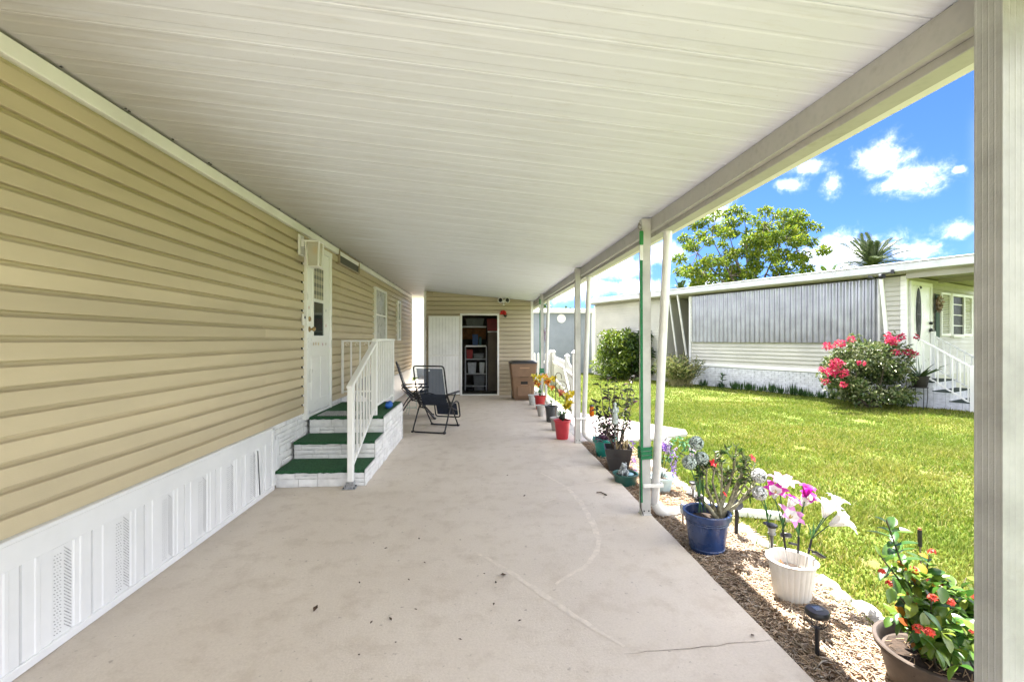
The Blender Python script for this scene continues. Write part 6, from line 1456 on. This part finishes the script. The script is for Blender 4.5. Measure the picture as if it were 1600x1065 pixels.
    for i in range(120): a_ = r3.uniform(0, 6.28); c_ = Vector((r3.uniform(0, .06), math.cos(a_) * .12, .12 + math.sin(a_) * .15)); m.leaf(c_, (r3.uniform(.2, 1), r3.gauss(0, 1), r3.gauss(0, 1)), (1, 0, 0), .09, .05)
    m.build('dried_petals', leafmat('dried', [(.35, .22, .16), (.55, .45, .38), (.20, .10, .08), (.10, .12, .06)], .1), wr); MB().tube([(.03, math.cos(k * .5236) * .11, .12 + math.sin(k * .5236) * .14) for k in range(12)], .02, 6, True).build('ring', mat('wicker', (.2, .13, .08), .8), wr)
    g0, g1 = NE(1461, 445, s + .02), NE(1467, 528, s + .02); gs = thing('green_banner', 'narrow dark green banner hanging beside the neighbour door', 'banner', NW(s + .03, (g0.y + g1.y) / 2, g1.z), NRZ); MB().cbox(0, .012, -.12, .12, 0, 2.7 - g1.z, .002).build('cloth', mat('banner_green', (.012, .055, .035), .7), gs); MB().tube([(.006, -.14, 2.7 - g1.z), (.006, .14, 2.7 - g1.z)], .008, 6).build('rod', BLACK, gs)
    c0 = NE(1468, 520, s + .5)
    return rt
neighbour()
def porch_plants():
    # aloe-like plant in a dark pot on a wire stand in front of the stoop
    b = NB(1437, 640, -.28); w = NW(b.x, -.28, .0); zt = NB(1437, 604, -.28).z
    ps = thing('plant_stand', 'black wire plant stand against the neighbour stoop', 'plant stand', w, NRZ); 
    for i in range(4): a = R(45 + 90 * i); MB().tube([(math.cos(a) * .13, math.sin(a) * .13, 0), (math.cos(a) * .15, math.sin(a) * .15, zt * .5), (math.cos(a) * .15, math.sin(a) * .15, zt)], .008, 5).build('leg', BLACKM, ps)
    MB().tube([(math.cos(k * .5236) * .15, math.sin(k * .5236) * .15, zt - .012) for k in range(12)], .008, 5, True).build('ring', BLACKM, ps); MB().lathe([(.15, zt - .005), (.15, zt + .0)], 16).build('tray', BLACKM, ps)
    rt = pot('dark flower pot with a spiky agave on the black wire stand by the neighbour stoop', w + Vector((0, 0, zt + .002)), .13, .17, .24, mat('black_pot', (.022, .018, .016), .55, .1, 8)); m = MB(); rg = random.Random(4)
    for i in range(16):
        a = rg.uniform(0, 6.28); e = rg.uniform(.5, 1.3); L = rg.uniform(.4, .68); d = Vector((math.cos(a) * math.cos(e), math.sin(a) * math.cos(e), math.sin(e))); pts = [Vector((0, 0, .2)) + d * L * t + Vector((math.cos(a), math.sin(a), -.4)) * (.10 * t * t) for t in (0, .3, .6, .85, 1)]; m.tube(pts, [.026, .030, .022, .012, .002], 6, flat=.35)
    m.build('leaves', leafmat('agave', [(.05, .10, .05), (.08, .14, .06), (.12, .17, .08)], .1), rt)
    # planter on the right end of the steps, mostly behind the near post
    q = NB(1522, 575, -.1); rt2 = thing('railing_planter', 'terracotta-pink planter with dark bundle at the foot of the neighbour railing', 'planter', NW(7.55, -.05, .0), NRZ); MB().cbox(-.16, .16, -.14, .14, .62, .80, .01).build('box', mat('pink_clay', (.50, .36, .29), .7, .1, 8), rt2); MB().blob((0, 0, .93), (.15, .13, .17), 12, 8, jit=.1).build('bundle', mat('dark_leaf', (.015, .03, .012), .6), rt2)
    for sx in (-1, 1):
        for sy in (-1, 1): MB().tube([(sx * .13, sy * .11, 0), (sx * .13, sy * .11, .62)], .010, 6).build('leg', BLACKM, rt2)
porch_plants()

# ------------------------------------------------------------------ shrubs
def shrub(name, label, base, lumps, n, L0, L1, lm, ratio=.5, seed=1, stems=8, cat='shrub', flowers=None, inner=True, up=.5):
    rt = thing(name, label, cat, base); nr = np.random.default_rng(seed); V, Fq = lump_leaves(nr, n, lumps, L0, L1, ratio, up=up); big_mesh('crown', V, Fq, lm, parent=rt, kind=None)
    st = MB(); rg = random.Random(seed)
    for l in rg.sample(lumps, min(stems, len(lumps))): st.tube(curve((rg.uniform(-.12, .12), rg.uniform(-.12, .12), 0), (l[0], l[1], l[2]), (l[0] * .12, l[1] * .12, 0)), [.022, .02, .018, .015, .012, .009, .006], 6)
    st.build('stems', mat('shrub_wood', (.075, .058, .04), .85, .2, 20), rt)
    if inner:                                                     # twiggy, shaded inside leaves so that the far side does not show through
        V, Fq = lump_leaves(nr, n // 3, [(a, b, c, d * .75, e * .75, f * .75) for a, b, c, d, e, f in lumps], L0, L1, ratio, shell=.1); big_mesh('inner_leaves', V, Fq, lm, parent=rt, kind=None)
    return rt
def lumps_dome(rg, n, rx, ry, h, z0=.15, r=.28):
    out = []
    for i in range(n):
        a, q = rg.uniform(0, 6.28), math.sqrt(rg.random()); z = z0 + (h - z0 - r) * rg.random(); k = math.sqrt(max(.05, 1 - ((z - z0 * .5) / h) ** 2.2)); out.append((math.cos(a) * rx * q * k, math.sin(a) * ry * q * k, z, r * rg.uniform(.7, 1.2), r * rg.uniform(.7, 1.2), r * rg.uniform(.6, 1.0)))
    return out
def shrubs():
    rg = random.Random(21)
    b = GR(962, 592, GZ); LM = leafmat('hedge_leaf', [(.035, .075, .012), (.10, .17, .018), (.22, .29, .025), (.06, .11, .015), (.30, .35, .035)], .30, .35, .5)
    shrub('round_shrub', 'big rounded bright green shrub left of the near post, before the neighbour store room', b, lumps_dome(rg, 60, .95, .8, 2.05, .2, .30), 4600, .07, .14, LM, .55, 3, 10)
    b2 = GR(1000, 594, GZ); shrub('round_shrub', 'darker broad-leaved shrub partly hidden behind the near fluted post', b2 + Vector((.1, .3, 0)), lumps_dome(rg, 34, .7, .5, 2.0, .2, .26), 1700, .10, .20, leafmat('dark_shrub_leaf', [(.020, .05, .012), (.04, .085, .016), (.07, .13, .02), (.03, .06, .014)], .25, .4), .45, 5, 8)
    # arching grey-green shrub at the corner of the neighbour's house
    b3 = GR(1062, 603, GZ); nr = np.random.default_rng(8); rt = thing('arching_shrub', 'loose arching straw-green shrub at the left corner of the neighbour house', 'shrub', b3); P, D, st = [], [], MB()
    for i in range(150):
        a = rg.uniform(0, 6.28); L = rg.uniform(.5, 1.25); e = rg.uniform(.5, 1.4); tip = Vector((math.cos(a) * math.cos(e) * L * 1.1, math.sin(a) * math.cos(e) * L * .8, math.sin(e) * L)); pts = curve((rg.uniform(-.35, .45), rg.uniform(-.2, .2), 0), tip, (0, 0, .1)); st.tube(pts, .006, 4)
        for k in range(16): t = .3 + .7 * k / 16; c_ = pts[0].lerp(tip, t) + Vector((0, 0, .4 * t * (1 - t))); P.append(tuple(c_)); D.append((rg.gauss(0, .7) + tip.x * .5, rg.gauss(0, .7) + tip.y * .5, rg.gauss(.4, .5)))
    n = len(P); V, Fq = leaf_arrays(np.array(P), np.array(D), nr.normal(size=(n, 3)) + np.array([0, 0, .6]), nr.uniform(.08, .17, n), nr.uniform(.012, .026, n)); st.build('stems', mat('straw_stem', (.30, .27, .12), .8), rt)
    big_mesh('crown', V, Fq, leafmat('straw_leaf', [(.05, .10, .02), (.10, .17, .03), (.22, .24, .07), (.32, .30, .12), (.035, .075, .02)], .3), parent=rt, kind=None)
    # bougainvillea
    b4 = GR(1352, 636, GZ); lum = lumps_dome(rg, 80, .98, .75, 1.55, .25, .20) + [(rg.uniform(-.75, .75), rg.uniform(-.5, .3), rg.uniform(.9, 1.45), .14, .14, .14) for _ in range(20)] + [(.62, .1, 1.60, .09, .09, .14), (.80, .1, 1.58, .09, .09, .16), (.70, .1, 1.45, .12, .1, .1), (.95, 0, 1.40, .14, .1, .08), (-.25, 0, 1.60, .14, .1, .1)]
    ro = shrub('bougainvillea_bush', 'bougainvillea bush with magenta blooms beside the neighbour steps', b4, lum, 6200, .045, .095, leafmat('boug_leaf', [(.035, .070, .018), (.07, .12, .025), (.16, .20, .06), (.27, .28, .13), (.045, .085, .02)], .25, .4), .62, 9, 14, 'bush')
    fm = leafmat('boug_bract', [(.50, .018, .10), (.60, .03, .14), (.42, .04, .05), (.62, .14, .16)], .35, .6); nr = np.random.default_rng(15)
    def at(u, v, dy): w = PY(u, v, b4.y + dy); return tuple(w - b4)
    for (u, v, r, k, dy) in ((1295, 540, .10, 60, -.45), (1312, 537, .09, 50, -.4), (1308, 568, .13, 120, -.55), (1299, 580, .12, 100, -.55), (1284, 577, .06, 30, -.4), (1318, 583, .10, 70, -.6), (1290, 596, .08, 40, -.5), (1318, 600, .07, 30, -.6), (1394, 533, .11, 100, -.45), (1388, 524, .07, 40, -.3), (1408, 526, .08, 40, -.2), (1419, 551, .09, 80, -.45), (1430, 553, .06, 40, -.4), (1330, 530, .07, 24, -.3), (1347, 567, .06, 20, -.7), (1400, 550, .07, 26, -.5), (1433, 526, .05, 20, -.2)):
        V, Fq = lump_leaves(nr, k, [(*at(u, v, dy), r, r, r * .8)], .035, .06, .85, .2); big_mesh('bloom_cluster', V, Fq, fm, parent=ro, kind=None)
    # small plants along the neighbour's wall, each in its own clump
    gm = leafmat('border_blade', [(.020, .06, .018), (.04, .10, .025), (.07, .14, .035), (.03, .07, .02)], .2)
    i = 0; s_ = .75
    while s_ < 5.6:
        rg2 = random.Random(100 + i); u_ = rg2.uniform(.16, .34); h = rg2.uniform(.16, .34); m = MB()
        for k in range(34): a = rg2.uniform(0, 6.28); r = rg2.uniform(0, u_ * .7); m.leaf((math.cos(a) * r, math.sin(a) * r * .5, 0), (math.cos(a) * .5, math.sin(a) * .5, 1.1), (math.cos(a), math.sin(a), .1), h * rg2.uniform(.7, 1.2), .035, .2, .15)
        o = m.build('border_plant', gm); o.location = NW(s_, -.22 + rg2.uniform(-.06, .06)); tag(o, 'low strappy green plant in the row along the neighbour white brick base', 'plant', 'strappy plants along the neighbour wall')
        s_ += u_ * rg2.uniform(.8, 1.25) if s_ > 1.8 else .55; i += 1
    p = NB(1128, 600, -.3); m = MB(); r5 = random.Random(3)
    for k in range(22): a = r5.uniform(0, 6.28); m.leaf((0, 0, r5.uniform(.05, .45)), (math.cos(a), math.sin(a), .5), (0, 0, 1), r5.uniform(.12, .2), .09, .2, .2)
    o = m.build('leafy_plant', gm); o.location = NW(p.x, -.3); tag(o, 'single broad-leaved plant near the left end of the neighbour brick base', 'plant'); MB().tube([(0, 0, 0), (.02, 0, .5)], .01, 5).build('stem', GREEN_STEM, o)
    q = NB(1410, 640, -.5); m = MB()
    for k in range(26): a = r5.uniform(0, 6.28); m.leaf((0, 0, 0), (math.cos(a) * .7, math.sin(a) * .7, 1), (math.cos(a), math.sin(a), .2), r5.uniform(.25, .5), .05, .2, .2)
    o = m.build('leafy_plant', gm); o.location = NW(q.x, -.5); tag(o, 'spiky green clump at the foot of the bougainvillea by the neighbour stoop', 'plant')
    # hanging basket of purple flowers past the far post
    c = PY(844, 520, 10.6); rt = thing('hanging_flowers', 'purple hanging flower string near the farthest carport post', 'flower', (c.x, 10.6, c.z - .22)); m = MB()
    for k in range(70): t = r5.random(); m.leaf((r5.gauss(0, .03), r5.gauss(0, .03), t * .36), (r5.gauss(0, 1), r5.gauss(0, 1), r5.gauss(0, .5)), (0, 0, 1), .05, .035)
    m.build('petals', mat('plum_petal', (.20, .05, .13), .6, .2, 20), rt); MB().tube([(0, 0, .3), (0, 0, 2.405 - (c.z - .22))], .003, 4).build('wire', BLACKM, rt)
    rt.location.x = 1.5
shrubs()

# ------------------------------------------------------------------ trees behind the neighbour's roof
def broad_tree():
    D0 = 24.5; Y0 = D0; b = PY(1168, 470, Y0); base = Vector((b.x, Y0, GZ)); rt = thing('broadleaf_tree', 'spreading yellow-green tree rising behind the neighbour roof', 'tree', base); rg = random.Random(17); nr = np.random.default_rng(17)
    out = [(1062, 404), (1068, 372), (1082, 352), (1100, 345), (1118, 335), (1135, 334), (1152, 328), (1163, 338), (1180, 346), (1196, 330), (1212, 336), (1226, 334), (1240, 340), (1250, 336), (1262, 352), (1278, 356), (1290, 390), (1270, 378), (1252, 372), (1284, 392), (1074, 428), (1060, 424), (1090, 440), (1110, 436), (1245, 412), (1262, 420), (1258, 400), (1230, 425)]
    ins = [(rg.uniform(1075, 1258), rg.uniform(345, 448)) for _ in range(75)]
    fork = Vector((.1, 0, 2.6)); lumps, st = [], MB(); st.tube([(0, 0, 0), (.05, .05, 1.3), fork], [.22, .18, .16], 10)
    mains = []
    for (u, v) in ((1090, 395), (1112, 372), (1138, 360), (1165, 358), (1195, 352), (1222, 372), (1245, 392), (1100, 425), (1185, 400), (1150, 395)):
        e = PY(u, v, Y0 + rg.uniform(-1.2, 1.2)) - base; k = fork.lerp(e, .5) + Vector((0, 0, .25)); st.tube([fork, fork.lerp(k, .5) + Vector((0, 0, .1)), k, k.lerp(e, .5), e], [.095, .075, .055, .035, .018], 7); mains.append((k, e))
    for (u, v) in out + ins:
        dy = rg.uniform(-1.7, 1.7); c = PY(u, v, Y0 + dy) - base; r = rg.uniform(.26, .46) if (u, v) in ins else rg.uniform(.24, .38); lumps.append((c.x, c.y, c.z, r * 1.15, r, r * .75))
        q = min((p for p in mains), key=lambda p: min((p[1] - c).length, (p[0] - c).length)); s_ = q[1] if (q[1] - c).length < (q[0] - c).length else q[0]; st.tube([s_, s_.lerp(c, .5) + Vector((0, 0, -.06)), c], [.022, .016, .008], 5)
    st.build('trunk', mat('tree_bark', (.10, .08, .065), .9, .2, 8, .6, 30), rt, smooth=60)
    V, Fq = lump_leaves(nr, 17000, lumps, .10, .23, .5, .1); big_mesh('crown', V, Fq, leafmat('tree_leaf', [(.060, .115, .014), (.11, .18, .017), (.19, .25, .020), (.29, .31, .022), (.08, .145, .015), (.15, .22, .018)], .45, .5), parent=rt, kind=None)
broad_tree()
def palm(label, uc, vc, Y0, R_, nf, seed, cols, name='palm_tree'):
    c = PY(uc, vc, Y0); rt = thing(name, label, 'palm tree', (c.x, Y0, GZ)); H = c.z - GZ; rg = random.Random(seed); st = MB(); st.tube([(0, 0, 0), (.1, 0, H * .5), (0, 0, H)], [.22, .17, .16], 10); st.build('trunk', mat('palm_trunk', (.17, .14, .11), .9, .2, 6, .6, 20), rt)
    LM = leafmat(name + '_leaf_%d' % seed, cols, .3, .4)
    for i in range(nf):
        a = i * 2.399 + rg.uniform(-.2, .2); e = rg.uniform(.05, 1.25); L = R_ * rg.uniform(.8, 1.1); hd = Vector((math.cos(a), math.sin(a), 0)); pts = []
        for k in range(9): t = k / 8; pts.append(Vector((0, 0, H)) + hd * (L * t * math.cos(e) * (1 - .12 * t)) + Vector((0, 0, L * (t * math.sin(e) - .40 * t * t * math.cos(e) * .75 - .10 * t * t))))
        m = MB().tube(pts, [.035, .03, .027, .024, .02, .016, .012, .008, .004], 5)
        for k in range(1, 33):
            t = k / 33 * 8; j = min(7, int(t)); p = pts[j].lerp(pts[j + 1], t - j); ax = (pts[j + 1] - pts[j]).normalized(); sd_ = ax.cross(Vector((0, 0, 1))); sd_ = sd_.normalized() if sd_.length > .05 else Vector((1, 0, 0)); up = sd_.cross(ax); ll = L * .24 * math.sin(math.pi * min(.97, .14 + .82 * k / 33)) ** .6
            for s_ in (-1, 1): m.leaf(p, sd_ * s_ * .8 + ax * .75 + up * .25, up, ll, .055, .15, .25)
        m.build('frond', LM, rt)
palm('dark feathery palm rising behind the neighbour roof right of the broad tree', 1362, 416, 27.0, 2.75, 32, 5, [(.035, .06, .025), (.06, .085, .035), (.10, .12, .055), (.045, .07, .03)])
palm('small pale green palm between the broad tree and the dark palm', 1296, 436, 25.5, 1.35, 9, 8, [(.09, .17, .03), (.14, .22, .05), (.20, .27, .08)])
palm('tiny distant palm behind the left end of the neighbour roof', 1063, 455, 33.0, 1.2, 10, 12, [(.045, .08, .03), (.07, .11, .04)])

# ------------------------------------------------------------------ buildings beyond the carport
def back_buildings():
    BG = mat('blue_grey_siding', (.22, .25, .28), .6, .04, 2, .05, 60); Y0 = 21.0; xl, xr = -.2, PY(927, 500, Y0).x; zt = PY(880, 489, Y0).z
    rt = thing('grey_house', 'blue-grey sided house with round white gable vent beyond the picket fence', 'house', (xr - 2, Y0, GZ))
    MB().box(xl, xr, Y0 + .01, Y0 + 6, GZ, zt).build('wall', BG, rt, True); m = MB(); z = GZ
    while z < zt - .05: m.add([(xl, Y0 + .01, z), (xr, Y0 + .01, z), (xr, Y0 - .008, z), (xl, Y0 - .008, z), (xr, Y0 + .006, z + .13), (xl, Y0 + .006, z + .13)], [(0, 1, 2, 3), (3, 2, 4, 5)]); z += .13
    m.build('siding', BG, rt, True, kind='stuff'); MB().cbox(xl - .2, xr + .25, Y0 - .22, Y0 - .10, zt - .0, zt + .20, .01).cbox(xl - .2, xr + .25, Y0 - .1, Y0 + 6.2, zt + .02, zt + .14, .01).build('roof', WHITE, rt, True); MB().cbox(xr - .08, xr + .02, Y0 - .02, Y0 + .01, GZ, zt, .004).build('corner_trim', WHITE, rt, True)
    c = PY(877, 497.5, Y0); M = Matrix.Translation((c.x, Y0 - .02, c.z)) @ Matrix.Rotation(R(90), 4, 'X'); v = MB().lathe([(.20, -.02), (.20, .03), (.155, .03), (.15, .0)], 24, M=M).build('round_vent', WHITE, rt, True, smooth=40)
    for i in range(5): zz = c.z - .12 + i * .06; hw = math.sqrt(max(.001, .155 ** 2 - (zz - c.z) ** 2)); MB().bar((c.x - hw, Y0 - .03, zz), (c.x + hw, Y0 - .03, zz), .03, .012, (0, -.5, 1)).build('vent_slat', WHITE, v)
    # white house seen through the gap beside the shed
    Y1 = 19.0; a, b = -6.5, -1.2; zt = PY(654, 464, Y1).z; r2 = thing('white_house', 'bright white sided house seen through the gap beside the shed', 'house', (-3.5, Y1, GZ)); WV = mat('white_siding', (.62, .64, .66), .5, .02, 2)
    MB().box(a, b, Y1 + .01, Y1 + 6, GZ, zt).build('wall', WV, r2, True); m = MB(); z = GZ + .75
    while z < zt - .02: m.add([(a, Y1 + .01, z), (b, Y1 + .01, z), (b, Y1 - .010, z), (a, Y1 - .010, z), (b, Y1 + .006, z + .12), (a, Y1 + .006, z + .12)], [(0, 1, 2, 3), (3, 2, 4, 5)]); z += .12
    m.build('siding', WV, r2, True, kind='stuff'); MB().cbox(a - .2, b + .2, Y1 - .3, Y1 + 6.2, zt, zt + .16, .01).build('roof', WHITE, r2, True); MB().cbox(a, b, Y1 - .03, Y1 + .0, GZ, GZ + .72, .006).build('base_panel', WV, r2, True)
back_buildings()
def fences():
    V = mat('picket_vinyl', (.58, .58, .56), .45, .02, 4)
    def run(name, label, a, b, n, h_fn, gate=False):
        a, b = Vector((*a, GZ)), Vector((*b, GZ)); rt = thing(name, label, 'gate' if gate else 'fence', a, math.atan2(b.y - a.y, b.x - a.x)); L = (b - a).length
        for i in range(n):
            x = L * (i + .5) / n; h = h_fn((i + .5) / n); MB().add([(x - .03, -.012, .06), (x + .03, -.012, .06), (x + .03, -.012, h - .05), (x, -.012, h), (x - .03, -.012, h - .05)], [(0, 1, 2, 3, 4)]).extrude([(x - .03, -.0, .06), (x + .03, -.0, .06), (x + .03, -.0, h - .05), (x, -.0, h), (x - .03, -.0, h - .05)], (0, .022, 0)).build('picket', V, rt)
        for z in (.28, .80): MB().cbox(0, L, .023, .06, z - .04, z + .04, .004).build('rail', V, rt)
        for x in ((0, L) if not gate else (.0,)):
            hh = 1.30 if gate else 1.15; MB().cbox(x - .055, x + .055, -.03, .08, 0, hh, .006).build('post', V, rt); MB().add([(x - .07, -.045, hh), (x + .07, -.045, hh), (x + .07, .095, hh), (x - .07, .095, hh), (x, .025, hh + .07)], [(0, 1, 4), (1, 2, 4), (2, 3, 4), (3, 0, 4), (0, 3, 2, 1)]).build('post_cap', V, rt)
        if gate:
            MB().bar((.1, .07, .30), (L - .1, .07, .82), .03, .05).build('brace', V, rt); MB().cbox(-.02, .10, -.06, -.03, .88, .93, .004).build('latch', BLACKM, rt)
    run('picket_gate', 'white vinyl picket gate with scalloped top behind the second carport post', (1.90, 8.9), (2.12, 11.0), 15, lambda t: 1.0 + .16 * abs(2 * t - .9) ** 1.5, True)
    run('picket_fence', 'white picket fence running back from the gate towards the grey house', (2.18, 11.15), (2.5, 15.2), 28, lambda t: 1.02)
    run('picket_fence', 'low white picket fence beside the shed corner by the bin', (1.60, 14.8), (2.42, 15.3), 6, lambda t: 1.12)
fences()
def far_trees():
    lm = leafmat('far_tree_leaf', [(.03, .06, .015), (.06, .10, .02), (.10, .15, .025)], .3); rg = random.Random(41)
    for i, (u, Y0, h, lab) in enumerate(((864, 34, 4.4, 'dark distant tree topping the grey house roof'), (640, 46, 6.0, 'distant tree beyond the white house at the left gap'), (940, 52, 4.4, 'distant round tree right of the grey house'), (1010, 60, 5.0, 'distant tree hidden low behind the neighbour store room'))):
        b = PY(u, 520, Y0); base = Vector((b.x, Y0, GZ)); rt = thing('distant_tree', lab, 'tree', base, 0, 'far trees on the horizon'); lum = lumps_dome(rg, 26, 1.7, 1.7, h, h * .35, .6); V, Fq = lump_leaves(np.random.default_rng(i), 1500, lum, .2, .4, .5, .2); big_mesh('crown', V, Fq, lm, parent=rt, kind=None); MB().tube([(0, 0, 0), (.05, 0, h * .5)], [.2, .12], 8).build('trunk', mat('tree_bark', (.10, .08, .065), .9), rt)
far_trees()
